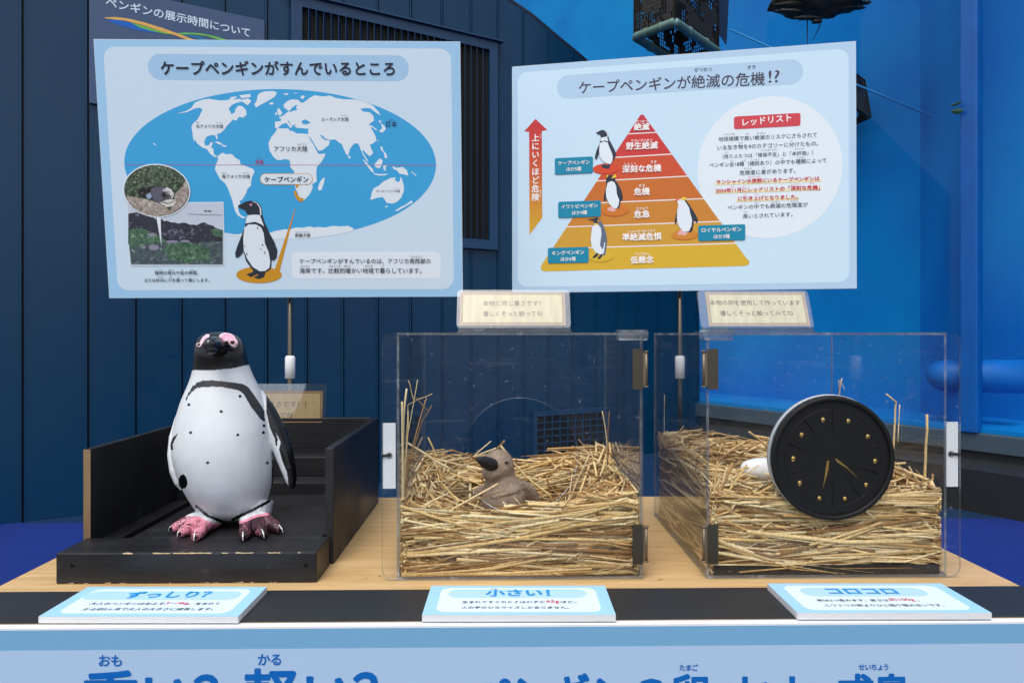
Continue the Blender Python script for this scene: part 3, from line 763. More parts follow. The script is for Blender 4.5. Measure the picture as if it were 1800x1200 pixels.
# world map
mb = MB()
pr.ell(mb, (494.5, 289), 272, 132, cSEA, 2, 96)
k1, k2, k3, k4 = (lambda p: cr(p, 90, 0, 4)), (lambda p: cr(p, 450, 0, 4)), (lambda p: cr(p, 150, 260, 4)), (lambda p: cr(p, 480, 260, 4))
land = [
    k1([(880, 802), (950, 782), (985, 762), (1012, 722), (1060, 703), (1110, 696), (1150, 703), (1190, 708), (1220, 706), (1250, 704), (1262, 690), (1300, 702), (1330, 694), (1340, 716), (1300, 726), (1268, 742), (1248, 768), (1262, 790), (1268, 805), (1292, 792), (1296, 768), (1318, 744), (1345, 748), (1372, 778), (1374, 812), (1350, 824), (1368, 834), (1322, 822), (1302, 850), (1280, 842), (1256, 866), (1234, 890), (1214, 918), (1192, 936), (1166, 944), (1172, 972), (1164, 984), (1154, 952), (1118, 952), (1090, 966), (1076, 1000), (1084, 1026), (1108, 1024), (1124, 1000), (1138, 1004), (1124, 1036), (1142, 1050), (1144, 1086), (1170, 1102), (1152, 1106), (1120, 1084), (1098, 1052), (1060, 1036), (1028, 1010), (1012, 980), (1006, 1000), (996, 960), (994, 930), (986, 895), (1000, 868), (1030, 842), (1052, 800), (1066, 770), (1042, 758), (1002, 768), (955, 790)]),
    k1([(1470, 655), (1500, 645), (1560, 642), (1588, 652), (1575, 680), (1540, 702), (1506, 722), (1470, 740), (1440, 758), (1430, 735), (1448, 702), (1452, 672)]),
    k1([(1322, 672), (1400, 662), (1404, 684), (1340, 692)]), k1([(1346, 700), (1388, 694), (1408, 712), (1382, 742), (1352, 722), (1330, 712)]), k1([(1262, 684), (1306, 680), (1300, 694), (1266, 696)]),
    k1([(1532, 728), (1552, 720), (1568, 726), (1556, 738), (1538, 736)]), k1([(1148, 998), (1178, 998), (1214, 1020), (1192, 1020), (1160, 1006)]), k1([(1204, 1022), (1238, 1024), (1226, 1034), (1206, 1032)]), k1([(716, 1004), (730, 1012), (738, 1026), (728, 1022)]),
    k3([(930, 60), (965, 34), (990, 46), (1030, 44), (1060, 74), (1085, 86), (1092, 116), (1130, 130), (1182, 150), (1190, 170), (1174, 202), (1166, 240), (1165, 266), (1138, 292), (1134, 316), (1112, 352), (1102, 366), (1086, 372), (1092, 402), (1074, 420), (1080, 452), (1096, 476), (1132, 490), (1108, 496), (1074, 476), (1056, 448), (1044, 410), (1034, 370), (1020, 330), (1006, 290), (984, 250), (950, 222), (930, 186), (912, 150), (920, 116), (934, 84)]),
    [(487, 226), (497, 226), (507, 226), (509, 230), (515, 231), (522, 235), (532, 235), (541, 236), (544, 241), (550, 252), (555, 262), (560, 271), (566, 271), (572, 270), (571, 275), (565, 285), (557, 294), (556, 305), (557, 319), (549, 324), (550, 330), (546, 339), (540, 347), (534, 352), (527, 351), (524, 340), (520, 332), (517, 320), (519, 311), (517, 301), (511, 295), (510, 285), (508, 281), (500, 280), (493, 282), (486, 281), (480, 275), (474, 265), (472, 252), (477, 241), (485, 232)],
    k4([(350, 214), (364, 208), (360, 240), (342, 294), (322, 302), (316, 280), (330, 240)]),
    k2([(135, 900), (134, 856), (174, 854), (178, 840), (160, 826), (190, 816), (215, 796), (235, 780), (240, 790), (265, 780), (290, 775), (282, 756), (292, 738), (272, 744), (262, 756), (250, 760), (245, 776), (225, 780), (214, 770), (195, 756), (196, 734), (226, 710), (252, 700), (300, 704), (310, 720), (330, 725), (360, 705), (376, 690), (390, 684), (410, 672), (470, 680), (520, 674), (560, 690), (620, 700), (700, 702), (744, 712), (790, 728), (822, 744), (862, 786), (876, 814), (842, 792), (802, 762), (770, 762), (736, 766), (750, 786), (800, 792), (826, 816), (830, 850), (802, 870), (792, 880), (816, 886), (840, 904), (856, 916), (840, 916), (824, 900), (806, 896), (826, 930), (842, 960), (846, 990), (824, 1010), (800, 1020), (812, 1050), (825, 1076), (800, 1100), (782, 1086), (758, 1060), (746, 1062), (762, 1090), (794, 1140), (776, 1128), (752, 1088), (734, 1046), (720, 1010), (690, 1010), (662, 1046), (648, 1098), (630, 1076), (602, 1012), (585, 1004), (560, 982), (520, 985), (496, 980), (462, 952), (446, 946), (464, 970), (486, 986), (520, 990), (514, 1020), (470, 1056), (440, 1062), (420, 1030), (394, 985), (372, 960), (366, 930), (370, 906), (350, 906), (312, 902), (288, 900), (270, 890), (285, 876), (266, 880), (252, 886), (230, 850), (224, 856), (254, 890), (246, 906), (214, 866), (190, 872), (166, 890), (154, 904)]),
    k2([(150, 768), (166, 764), (186, 796), (176, 812), (158, 812), (152, 790)]), k2([(134, 800), (148, 788), (150, 806), (138, 812)]),
    k2([(878, 868), (906, 888), (912, 912), (886, 936), (864, 922), (888, 904)]), k2([(860, 850), (886, 852), (872, 868)]),
    k2([(194, 660), (230, 656), (220, 670), (204, 670)]), k2([(258, 658), (292, 654), (286, 660)]), k2([(312, 690), (326, 672), (346, 678), (330, 700), (322, 694)]),
    k2([(650, 1094), (666, 1102), (660, 1118), (650, 1110)]), k2([(874, 1028), (890, 1034), (892, 1056), (914, 1080), (926, 1112), (906, 1112), (900, 1076), (880, 1056)]), k2([(852, 984), (862, 990), (858, 1000)]),
    k4([(714, 116), (750, 74), (772, 90), (760, 130), (746, 146), (720, 136)]), k4([(628, 78), (650, 94), (700, 150), (712, 178), (690, 166), (656, 120)]), k4([(708, 180), (760, 186), (812, 182), (790, 194), (750, 196), (714, 188)]), k4([(774, 120), (802, 124), (790, 140), (794, 162), (778, 156)]),
    k4([(838, 128), (870, 142), (910, 134), (942, 160), (952, 196), (920, 186), (890, 182), (868, 156), (848, 150)]),
    k4([(684, 366), (696, 310), (708, 286), (746, 264), (780, 234), (800, 226), (830, 210), (862, 208), (856, 226), (880, 242), (892, 234), (896, 204), (906, 216), (920, 270), (920, 302), (902, 350), (870, 382), (838, 392), (798, 386), (784, 360), (768, 346), (730, 352), (702, 362)]),
    k4([(784, 416), (808, 404), (800, 420)]), k4([(858, 442), (900, 414), (930, 402), (976, 368), (982, 384), (960, 396), (900, 430), (870, 446)]), k4([(975, 165), (1010, 196), (1004, 198), (972, 170)]),
    [(397, 412.5), (420, 412), (430, 408.5), (440, 411), (470, 411), (484, 406), (490, 405), (500, 403), (508, 403.5), (520, 400), (532, 400.5), (545, 398), (552, 400), (560, 399), (572, 400), (585, 397), (598, 398), (612, 397), (622, 402), (620, 406), (598, 411.3), (575, 415), (545, 418.6), (520, 420), (494, 420.4), (465, 419.6), (435, 417.5), (414, 415)],
]
for P in land: pr.poly(mb, P, cLAND, 3)
pr.poly(mb, k2([(320, 852), (350, 840), (385, 865), (352, 876), (326, 870)]), cSEA, 4)
pr.poly(mb, k2([(370, 962), (376, 962), (438, 1060), (430, 1060)]), cSEA, 4)
pr.line(mb, [(222.5, 290), (766.5, 290.6)], 0.9, S(176, 96, 150), 4)
pbuild(pr, mb, 'world_map', ib)
mb = MB()
pr.poly(mb, k4([(146, 305), (162, 300), (172, 330), (190, 350), (216, 355), (212, 375), (190, 380), (165, 360), (150, 330)]), cORNG, 5)
pr.poly(mb, k3([(1476, 425), (1479, 425), (1366, 868), (1334, 850)]), cORNG, 5)
pr.ell(mb, (455.5, 483), 40, 14.5, cORNG, 5)
pr.rr(mb, (457, 305), (550.3, 325), 10, cORNG, 5)
pr.rr(mb, (458, 306), (549.3, 324), 9, S(222, 234, 244), 6)
pr.poly(mb, [(519, 324.5), (527, 324.5), (521.5, 331.5)], cORNG, 5)
pbuild(pr, mb, 'map_callout', ib)

def art_penguin(pr, mb, kx, parts, lay=7):
    for i, (col, P) in enumerate(parts):
        if len(P) == 4 and P[0] == 'e': pr.ell(mb, kx([P[1]])[0], P[2], P[3], col, lay + i, 16)
        else: pr.poly(mb, kx(P), col, lay + i)
cW = S(224, 234, 243)
mb = MB()
art_penguin(pr, mb, k3, [
    (cDK, [(1176, 838), (1210, 846), (1262, 850), (1268, 876), (1258, 908), (1218, 922), (1184, 908), (1222, 892), (1206, 888), (1166, 908), (1132, 888), (1180, 872)]),
    (cDK, [(1074, 404), (1100, 394), (1128, 378), (1165, 371), (1202, 378), (1228, 396), (1242, 426), (1246, 470), (1262, 524), (1292, 590), (1332, 664), (1352, 722), (1346, 772), (1324, 796), (1312, 782), (1308, 830), (1304, 850), (1282, 868), (1240, 880), (1172, 850), (1130, 792), (1112, 720), (1106, 742), (1084, 766), (1060, 772), (1054, 740), (1070, 690), (1102, 610), (1124, 548), (1130, 500), (1144, 474), (1122, 438), (1080, 420)]),
    (cW, [(1144, 474), (1184, 470), (1228, 472), (1242, 508), (1258, 552), (1236, 536), (1196, 520), (1128, 532), (1132, 500)]),
    (cW, [(1120, 560), (1150, 538), (1200, 538), (1238, 560), (1256, 600), (1264, 670), (1290, 730), (1302, 800), (1296, 842), (1270, 864), (1230, 868), (1180, 838), (1140, 780), (1116, 720), (1112, 640)]),
    (cW, [(1172, 376), (1206, 390), (1228, 422), (1232, 474), (1240, 474), (1238, 428), (1220, 396), (1196, 380)]),
    (S(226, 150, 176), [(1156, 396), (1176, 392), (1172, 408), (1160, 408)]),
    (cDK, ('e', (1213, 564), 1.2, 1.4)), (cDK, ('e', (1248, 682), 1.2, 1.4)), (cDK, ('e', (1264, 736), 1.2, 1.4)), (cDK, ('e', (1138, 746), 1.2, 1.4)), (cDK, ('e', (1124, 692), 0.9, 1)), (cDK, ('e', (1236, 710), 0.9, 1))])
pbuild(pr, mb, 'penguin_illustration', ib)

def photo_mat(name, cols, scale, detail=6.0):
    m, n, l, b = new_mat(name)
    tc = n.new('ShaderNodeTexCoord'); nz = n.new('ShaderNodeTexNoise'); nz.inputs['Scale'].default_value = scale; nz.inputs['Detail'].default_value = detail; nz.inputs['Roughness'].default_value = 0.68; nz.inputs['Distortion'].default_value = 0.8
    l.new(tc.outputs['Object'], nz.inputs['Vector']); rp = n.new('ShaderNodeValToRGB'); cr_ = rp.color_ramp
    k = len(cols)
    while len(cr_.elements) < k: cr_.elements.new(0.5)
    for i, c in enumerate(cols): cr_.elements[i].position = 0.32 + 0.36 * i / (k - 1); cr_.elements[i].color = (*c, 1)
    l.new(nz.outputs[0], rp.inputs[0]); l.new(rp.outputs[0], b.inputs['Base Color']); b.inputs['Roughness'].default_value = 0.42; b.inputs['Specular IOR Level'].default_value = 0.35
    return m
PHM = [M_INK, photo_mat('photo_thicket', [S(24, 28, 34), S(50, 52, 66), S(44, 48, 60), S(124, 122, 148)], 70), photo_mat('photo_bushes', [S(28, 42, 40), S(58, 88, 72), S(80, 116, 92), S(160, 178, 158)], 75), photo_mat('photo_scrub', [S(38, 48, 52), S(74, 84, 96), S(66, 92, 84), S(168, 166, 190)], 70), photo_mat('photo_sand', [S(112, 102, 96), S(150, 138, 130), S(176, 166, 160), S(206, 198, 192)], 90), photo_mat('photo_leaves', [S(16, 20, 18), S(44, 54, 44), S(84, 104, 84), S(160, 172, 150)], 140)]
# the two printed photographs
rng = random.Random(5)
mb = MB()
pr.poly(mb, [(223.5, 356.5), (393.3, 355), (395.6, 467.6), (229, 468)], S(222, 232, 242), 5)
pr.poly(mb, [(224.6, 358), (392.2, 356.3), (394.4, 466.4), (230, 466.8)], S(196, 206, 222), 6)
def wob(P, a=1.6):
    return [(x, y) if y > 461 or x < 232 or x > 389 else (x + rng.uniform(-a, a) * 0.6, y + rng.uniform(-a, a)) for x, y in dens0(P)]
def dens0(P):
    o = []
    for (ax, ay), (bx, by) in zip(P, P[1:] + P[:1]):
        k = max(1, int(math.hypot(bx - ax, by - ay) / 4)); o += [(ax + (bx - ax) * i / k, ay + (by - ay) * i / k) for i in range(k)]
    return [(min(max(x, 226), 392), min(y, 464.5)) for x, y in o]
pr.poly(mb, wob([(226, 376), (240, 372), (262, 381), (290, 388), (320, 392), (345, 396), (362, 391), (376, 398), (392, 404), (392, 432), (300, 434), (226, 430)]), (1, 1, 1), 7, mi=1)
pr.poly(mb, wob([(227, 404), (246, 400), (262, 406), (276, 410), (292, 422), (300, 434), (280, 444), (228, 440)]), (1, 1, 1), 7.6, mi=2)
pr.poly(mb, wob([(228, 436), (270, 428), (320, 428), (392, 424), (392, 464.5), (231, 464.5)]), (1, 1, 1), 8.2, mi=3)
pr.poly(mb, wob([(284, 438), (300, 426), (330, 424), (352, 430), (372, 440), (368, 456), (330, 462), (300, 456)]), (1, 1, 1), 8.8, mi=2)
pr.poly(mb, wob([(372, 404), (386, 402), (392, 406), (392, 418), (378, 416)]), (1, 1, 1), 8.8, mi=2)
for c_, rx_, ry_ in (((271, 435), 9, 5), ((267, 413), 7, 3.4), ((303, 425), 11, 2.6), ((326, 424), 8, 2.2), ((253, 435), 4, 2)): pr.ell(mb, c_, rx_, ry_, S(140, 136, 158), 10.2, 12)
pr.ell(mb, (362, 371), 3, 1.2, S(50, 60, 80), 10, 12); pr.ell(mb, (369, 371.2), 3.4, 1.1, S(50, 60, 80), 10, 12)
pr.line(mb, [(330, 376), (350, 377), (391, 378)], 0.8, S(130, 140, 160), 10)
for i in range(24):
    x = rng.uniform(300, 345); y = rng.uniform(402, 416); pr.line(mb, [(x, y), (x + rng.uniform(-6, 6), y + rng.uniform(2, 7))], 0.5, S(168, 164, 190), 10.1)
pbuild(pr, mb, 'landscape_photo', ib, PHM)
mb = MB()
pr.ell(mb, (276.2, 335.4), 59, 47, S(226, 234, 242), 11)
pr.poly(mb, [(275.5, 381), (283, 381), (284.6, 433)], S(226, 234, 242), 11)
k5 = lambda p: cr(p, 210, 280, 5.4526)
z_ = pr.z(12); o_ = pr.uv(276.2, 335.4); ax_ = abs(pr.uv(276.2 + 57, 335.4)[0] - o_[0]); ay_ = abs(pr.uv(276.2, 335.4 - 45)[1] - o_[1])
mb.flat([circ(o_[0], o_[1], ax_, ay_, 56)], lambda x, y: (x, y, z_), 5)
def inell(x, y, k=0.98): return ((x - 276.2) / 57) ** 2 + ((y - 335.4) / 45) ** 2 < k
def eclip(P, k=0.985):
    out = []
    for x, y in P:
        d = math.hypot((x - 276.2) / 57, (y - 335.4) / 45)
        if d > k: x, y = 276.2 + (x - 276.2) * k / d, 335.4 + (y - 335.4) * k / d
        out.append((x, y))
    return out
def dens(P):
    o = []
    for (ax, ay), (bx, by) in zip(P, P[1:] + P[:1]):
        o += [(ax + (bx - ax) * i / 5, ay + (by - ay) * i / 5) for i in range(5)]
    return o
pr.poly(mb, eclip(dens(k5([(40, 360), (120, 360), (260, 385), (380, 420), (480, 490), (530, 560), (300, 600), (60, 500)]))), S(140, 128, 122), 13, mi=4)
pr.poly(mb, eclip(dens(k5([(540, 330), (600, 270), (640, 200), (700, 230), (700, 400), (600, 500), (480, 520), (520, 420)]))), S(176, 170, 168), 13, mi=4)
pr.poly(mb, eclip(dens(k5([(230, 270), (330, 260), (420, 400), (300, 385), (200, 360), (180, 300)]))), S(28, 26, 34), 13.2)
for i in range(30):
    x, y = rng.uniform(219, 333), rng.uniform(290, 342)
    if y > 318 and x > 262: continue
    if not inell(x, y, 0.9): continue
    r = rng.uniform(1.2, 3.6)
    P = [(x + r * rng.uniform(.5, 1.2) * math.cos(a), y + r * rng.uniform(.4, 1) * math.sin(a)) for a in [i_ * 0.9 for i_ in range(7)]]
    pr.poly(mb, eclip(P), lerp(rng.choice([S(92, 116, 92), S(58, 72, 56), S(120, 138, 112), S(54, 50, 44), S(96, 84, 66)]), (0, 0, 0), rng.uniform(0, 0.4)), 13.4 + (i % 40) * 0.03)
for i in range(36):
    x, y = rng.uniform(235, 325), rng.uniform(293, 330)
    pr.line(mb, eclip([(x, y), (x + rng.uniform(-9, 9), y + rng.uniform(-7, 7))]), 0.5, rng.choice([S(150, 138, 112), S(120, 110, 90)]), 14.7)
for i in range(70):
    x, y = rng.uniform(225, 330), rng.uniform(340, 378)
    if inell(x, y, 0.9): pr.line(mb, eclip([(x, y), (x + rng.uniform(2, 8), y + rng.uniform(1, 4))]), 0.5, rng.choice([S(176, 166, 158), S(110, 100, 96), S(160, 130, 128)]), 14.7)
for col, P in ((S(92, 92, 108), [(310, 280), (360, 266), (430, 272), (480, 300), (490, 350), (440, 400), (380, 415), (330, 380), (300, 330)]), (S(150, 170, 200), [(262, 340), (300, 320), (322, 350), (300, 382), (268, 376)]),
               (S(214, 210, 206), [(386, 410), (410, 390), (520, 385), (548, 410), (520, 450), (440, 462)]), (S(40, 40, 44), [(400, 404), (470, 420), (530, 400), (530, 408), (470, 430), (402, 416)]),
               (S(222, 222, 226), [(404, 330), (420, 290), (460, 272), (500, 290), (524, 330), (516, 372), (470, 392), (420, 380)]), (S(26, 26, 32), [(410, 340), (430, 310), (462, 316), (500, 310), (518, 340), (500, 380), (462, 390), (424, 376)]),
               (S(186, 186, 194), [(440, 312), (470, 296), (494, 316), (470, 346), (448, 340)]), (S(170, 150, 130), [(420, 440), (436, 438), (500, 520), (488, 528)])):
    pr.poly(mb, k5(P), col, 15)
pbuild(pr, mb, 'burrow_photo', ib, PHM)

mb = MB(); t = lambda s, p0, p1, col=S(28, 34, 48), bold=0.006, lay=9: pr.text(mb, s, p0, p1, col, bold, lay)
t('ケープペンギンがすんでいるところ', (284, 132), (694, 133), cNAVY, 0.022)
pbuild(pr, mb, 'lettering', ib); mb = MB(); t = lambda s, p0, p1, col=S(28, 34, 48), bold=0.006, lay=9: pr.text(mb, s, p0, p1, col, bold, lay)
t('北アメリカ大陸', (345, 225.5), (393, 225.5)); t('ユーラシア大陸', (565, 213.3), (613, 213.3)); t('日本', (679, 223.6), (698, 223.6), S(20, 34, 60)); t('アフリカ大陸', (482.5, 266.5), (541, 266.5))
t('赤道', (449.5, 288), (463, 288), S(186, 40, 110), 0.02); t('南アメリカ大陸', (391, 313.6), (440, 313.6)); t('オーストラリア大陸', (662, 338), (703, 338)); t('南極大陸', (519, 416.8), (546, 416.8))
t('ケープペンギン', (465.5, 320.8), (542.5, 320.5), cNAVY, 0.016, 12)
t('ケープペンギンがすんでいるのは、アフリカ南西部の', (527, 463.3), (757, 463.3)); t('海岸です。比較的暖かい地域で暮らしています。', (527, 480.2), (741, 480.2))
t('植物の根元や岩の隙間、', (273, 483), (349, 482.7)); t('または砂浜に穴を掘って巣にします。', (255, 495.8), (369, 495.3))
for s, x0, x1, y in (('にほん', 682, 693, 213), ('たいりく', 524, 539, 256), ('なんせいぶ', 722, 742, 453), ('かいがん', 529, 544.5, 469.6), ('ひかくてき', 579, 599, 469.6), ('あたた', 605, 617, 469.6), ('ちいき', 642, 655, 469.6), ('く', 672, 675, 469.6),
                     ('せきどう', 451, 461.5, 280), ('なんきょくたいりく', 520, 545, 409.5), ('しょくぶつ', 273, 287.5, 475.8), ('ねもと', 297, 306, 475.6), ('いわ', 317, 323, 475.6), ('すきま', 334, 342, 475.4), ('すなはま', 277, 288, 488.2), ('あな', 298, 303.5, 488), ('ほ', 313.5, 316, 488), ('す', 333, 336, 488), ('みなみ', 390, 398, 305.5), ('たいりく', 427.5, 438, 305.5), ('きた', 345, 350.5, 217), ('たいりく', 381, 391.5, 217), ('たいりく', 600.5, 611, 205), ('たいりく', 694, 702.5, 332.2)):
    t(s, (x0, y), (x1, y), S(60, 70, 90), 0.0)
pbuild(pr, mb, 'lettering', ib)

# ---- second board
kk = 2.314 / 2.19
ib2, pr = info_board('information_board', 'pale blue board with a red to yellow pyramid, on a pole behind the egg case', 0.56272 * kk, 2.314, CZ + (1.76955 - CZ) * kk, (0.9801, -0.1985, 0.0017), (-0.0007, 0.005, 1.0), 1195)
mb = MB()
mb.add([(-hw + 0.001, -hh + 0.001, pr.z(0)), (hw - 0.001, -hh + 0.001, pr.z(0)), (hw - 0.001, hh - 0.001, pr.z(0)), (-hw + 0.001, hh - 0.001, pr.z(0))], [(0, 1, 2, 3)], 0, S(176, 206, 232))
a, b = pr.uv(910, 128), pr.uv(1493, 496)
mb.flat([rrect(a[0], b[1], b[0], a[1], 0.034)], lambda x, y: (x, y, pr.z(1)), 0, S(200, 226, 244))
pr.rr(mb, (979, 134), (1412, 147), 20, S(176, 206, 232), 2)
pr.ell(mb, (1351, 294.5), 130, 124.5, S(224, 235, 243), 2, 72)
pbuild(pr, mb, 'layout_print', ib2)
k7 = lambda p: cr(p, 920, 200, 3.75)
mb = MB()
def ramp(px, py):
    stops = ((205, (196, 40, 56)), (300, (204, 84, 40)), (345, (206, 130, 40)), (415, (212, 172, 42)))
    for (a, c), (d, e) in zip(stops, stops[1:]):
        if py <= d: return S(*lerp(c, e, max(0, (py - a) / (d - a))))
    return S(*stops[-1][1])
arrow = k7([(80, 35), (158, 108), (122, 115), (122.5, 250), (123, 400), (123.5, 520), (125, 685), (40, 800), (39.5, 520), (39, 400), (38.5, 250), (38, 120), (5, 118)])
pr.poly(mb, arrow, (1, 1, 1), 3, colf=ramp)
pbuild(pr, mb, 'danger_arrow', ib2)
# pyramid
mb = MB()
apex = (782, 3)
Lb, Rb = (112, 1012), (1492, 984)
seps = [((684, 134), (884, 124)), ((606, 290), (984, 267)), ((481, 444), (1086, 412)), ((392, 592), (1196, 560)), ((288, 746), (1308, 710)), ((188, 890), (1414, 854))]
def onL(y): q = (y - 8) / (1010 - 8); return (772 + (112 - 772) * q, y)
def onRt(y): q = (y - 8) / (984 - 8); return (792 + (1492 - 792) * q, y)
lv_ = [(onL(a[1]), onRt(b_[1])) for a, b_ in seps]
cols = [S(196, 48, 62), S(202, 56, 52), S(204, 78, 42), S(198, 108, 38), S(200, 130, 44), S(206, 156, 50), S(214, 174, 46)]
q = [onL(22), (770, 12), (776, 7), (788, 7), (794, 11), onRt(22)]
pr.poly(mb, k7(q + [lv_[0][1], lv_[0][0]]), cols[0], 3)
for i in range(5): pr.poly(mb, k7([lv_[i][0], lv_[i][1], lv_[i + 1][1], lv_[i + 1][0]]), cols[i + 1], 3)
pr.poly(mb, k7([lv_[5][0], lv_[5][1], onRt(950), (1486, 966), (1490, 980), (1484, 994), (1468, 1001), (1450, 1003), (800, 1020), (150, 1039), (128, 1036), (115, 1022), (116, 1005), (124, 990)]), cols[6], 3)
for a, b_ in lv_: pr.line(mb, k7([a, b_]), 2.0, S(236, 226, 224), 4)
pbuild(pr, mb, 'danger_pyramid', ib2)
# standing discs and species
cP = S(38, 48, 64)
def species(c, rx, ry, col, dark, parts):
    mb = MB()
    pr.ell(mb, k7([(c[0] + 2, c[1] + 6)])[0], rx / 3.75, ry / 3.75, dark, 5, 40)
    pr.ell(mb, k7([c])[0], rx / 3.75, ry / 3.75, col, 6, 40)
    art_penguin(pr, mb, k7, parts, 7)
    pbuild(pr, mb, 'penguin_illustration', ib2)
species((545, 362), 88, 33, S(212, 70, 34), S(184, 52, 28), [
    (cP, [(528, 330), (545, 340), (566, 336), (574, 350), (560, 366), (540, 362), (512, 352)]),
    (cP, [(478, 128), (492, 120), (506, 112), (522, 108), (540, 112), (554, 124), (560, 150), (566, 172), (584, 206), (604, 244), (612, 268), (606, 290), (598, 302), (594, 300), (584, 330), (574, 338), (550, 332), (520, 312), (500, 282), (498, 262), (486, 300), (474, 302), (472, 282), (484, 238), (502, 200), (506, 178), (514, 162), (506, 140), (490, 136)]),
    (cW, [(514, 160), (550, 152), (556, 170), (560, 186), (540, 178), (508, 184)]), (cW, [(504, 196), (530, 184), (556, 192), (566, 220), (580, 252), (590, 284), (584, 322), (572, 334), (550, 330), (522, 312), (502, 282), (500, 240)]),
    (cW, [(524, 112), (542, 118), (552, 136), (553, 156), (558, 156), (556, 132), (546, 116)])])
species((603, 636), 90, 38, S(206, 116, 34), S(180, 88, 28), [
    (S(226, 176, 172), [(556, 622), (580, 614), (604, 622), (608, 640), (586, 648), (572, 640), (554, 640)]),
    (cP, [(546, 428), (560, 408), (580, 404), (598, 412), (608, 440), (628, 470), (648, 510), (656, 550), (652, 572), (640, 580), (636, 612), (626, 628), (600, 618), (560, 590), (546, 560), (540, 578), (530, 574), (530, 548), (540, 500), (548, 470), (544, 446)]),
    (cW, [(556, 456), (580, 444), (600, 452), (612, 480), (616, 530), (632, 570), (628, 604), (614, 626), (590, 620), (562, 590), (546, 550), (544, 500)]),
    (S(236, 206, 60), [(580, 428), (596, 406), (612, 398), (606, 410), (616, 414), (606, 422)]), (S(236, 206, 60), [(548, 424), (552, 404), (560, 402), (558, 416)])])
species((1062, 797), 88, 32, S(206, 132, 42), S(182, 104, 32), [
    (S(226, 176, 172), [(1018, 786), (1036, 766), (1076, 772), (1080, 796), (1058, 804), (1040, 796), (1018, 800)]),
    (cP, [(1024, 572), (1040, 556), (1062, 560), (1076, 576), (1094, 600), (1120, 640), (1146, 686), (1150, 710), (1144, 722), (1124, 700), (1120, 740), (1114, 770), (1102, 782), (1060, 778), (1020, 740), (1012, 690), (1008, 722), (998, 730), (998, 700), (1012, 640), (1020, 610)]),
    (cW, [(1020, 566), (1040, 560), (1058, 566), (1074, 590), (1092, 620), (1100, 660), (1112, 700), (1108, 740), (1090, 776), (1056, 780), (1022, 740), (1012, 690), (1014, 640), (1022, 600), (1012, 580)]),
    (S(226, 110, 90), [(994, 572), (1016, 562), (1030, 566), (1018, 576)]), (S(236, 206, 60), [(1034, 564), (1054, 550), (1080, 556), (1064, 562), (1082, 568), (1054, 570)])])
species((512, 937), 85, 37, S(216, 178, 46), S(188, 146, 36), [
    (cP, [(456, 944), (484, 918), (498, 922), (486, 942), (460, 954)]), (cP, [(490, 948), (512, 924), (524, 930), (510, 952), (492, 960)]),
    (S(92, 108, 132), [(448, 760), (470, 706), (494, 686), (508, 704), (530, 740), (546, 790), (552, 840), (546, 890), (540, 928), (526, 934), (500, 920), (460, 880), (444, 850)]),
    (cW, [(452, 752), (470, 724), (490, 726), (510, 752), (516, 790), (508, 840), (506, 870), (524, 896), (536, 846), (540, 850), (530, 920), (510, 928), (476, 914), (452, 880), (444, 830)]),
    (S(236, 206, 90), [(464, 724), (490, 716), (494, 732), (470, 738)]),
    (cP, [(418, 698), (440, 694), (466, 692), (478, 684), (496, 690), (504, 706), (492, 724), (470, 722), (464, 706), (440, 700)]), (S(230, 150, 60), [(494, 696), (502, 704), (496, 720), (488, 712)])])
for tl, br in (((208, 297), (459, 391)), ((230, 584), (511, 678)), ((162, 887), (431, 981)), ((1152, 740), (1462, 832))):
    mb = MB(); pr.rr(mb, k7([(tl[0], tl[1] - 2)])[0], k7([br])[0], 3, S(0, 134, 168), 12); pbuild(pr, mb, 'name_plate', ib2)
mb = MB()
pr.rr(mb, (1290, 205.5), (1407, 221.5), 4, S(206, 66, 78), 5)
pbuild(pr, mb, 'heading_plate', ib2); mb = MB()
for (x0, y0), (x1, y1) in (((1256, 325), (1444, 318.5)), ((1257, 340), (1443, 333.5)), ((1294, 354.5), (1404, 350.5))): pr.line(mb, [(x0, y0 - 1), (x1, y1 - 1)], 4.6, S(240, 228, 178), 5) if False else pr.poly(mb, [(x0, y0 - 3.4), (x1, y1 - 3.4), (x1, y1 + 0.8), (x0, y0 + 0.8)], S(238, 228, 182), 5)
pbuild(pr, mb, 'highlighter_line', ib2)
mb = MB()
def t7(s, a, b, col=S(244, 240, 238), bold=0.022, lay=14): pr.text(mb, s, k7([a])[0], k7([b])[0], col, bold, lay)
def t8(s, a, b, col=S(62, 72, 88), bold=0.004, lay=7): pr.text(mb, s, cr([a], 1200, 180, 5)[0], cr([b], 1200, 180, 5)[0], col, bold, lay)
pr.text(mb, 'ケープペンギンが絶滅の危機', (1017.5, 166), (1344, 150), S(66, 62, 82), 0.012, 4); pr.text(mb, '!?', (1351, 146), (1370, 145), S(66, 62, 82), 0.006, 4, 0.82)
pr.text(mb, 'ぜつめつ', (1220, 127), (1251.5, 125.5), S(66, 62, 82), 0.006, 4); pr.text(mb, 'きき', (1314, 122.3), (1328, 121.6), S(66, 62, 82), 0.006, 4)
pbuild(pr, mb, 'lettering', ib2); mb = MB()
for s, a, b in (('絶滅', (730, 113), (830, 109)), ('野生絶滅', (678, 239), (885, 232)), ('深刻な危機', (653, 391), (908, 381)), ('危機', (730, 539), (832, 535)), ('危急', (730, 688), (832, 684)), ('準絶滅危惧', (653, 838), (910, 831)), ('低懸念', (707, 988), (858, 983))): t7(s, a, b, bold=0.03)
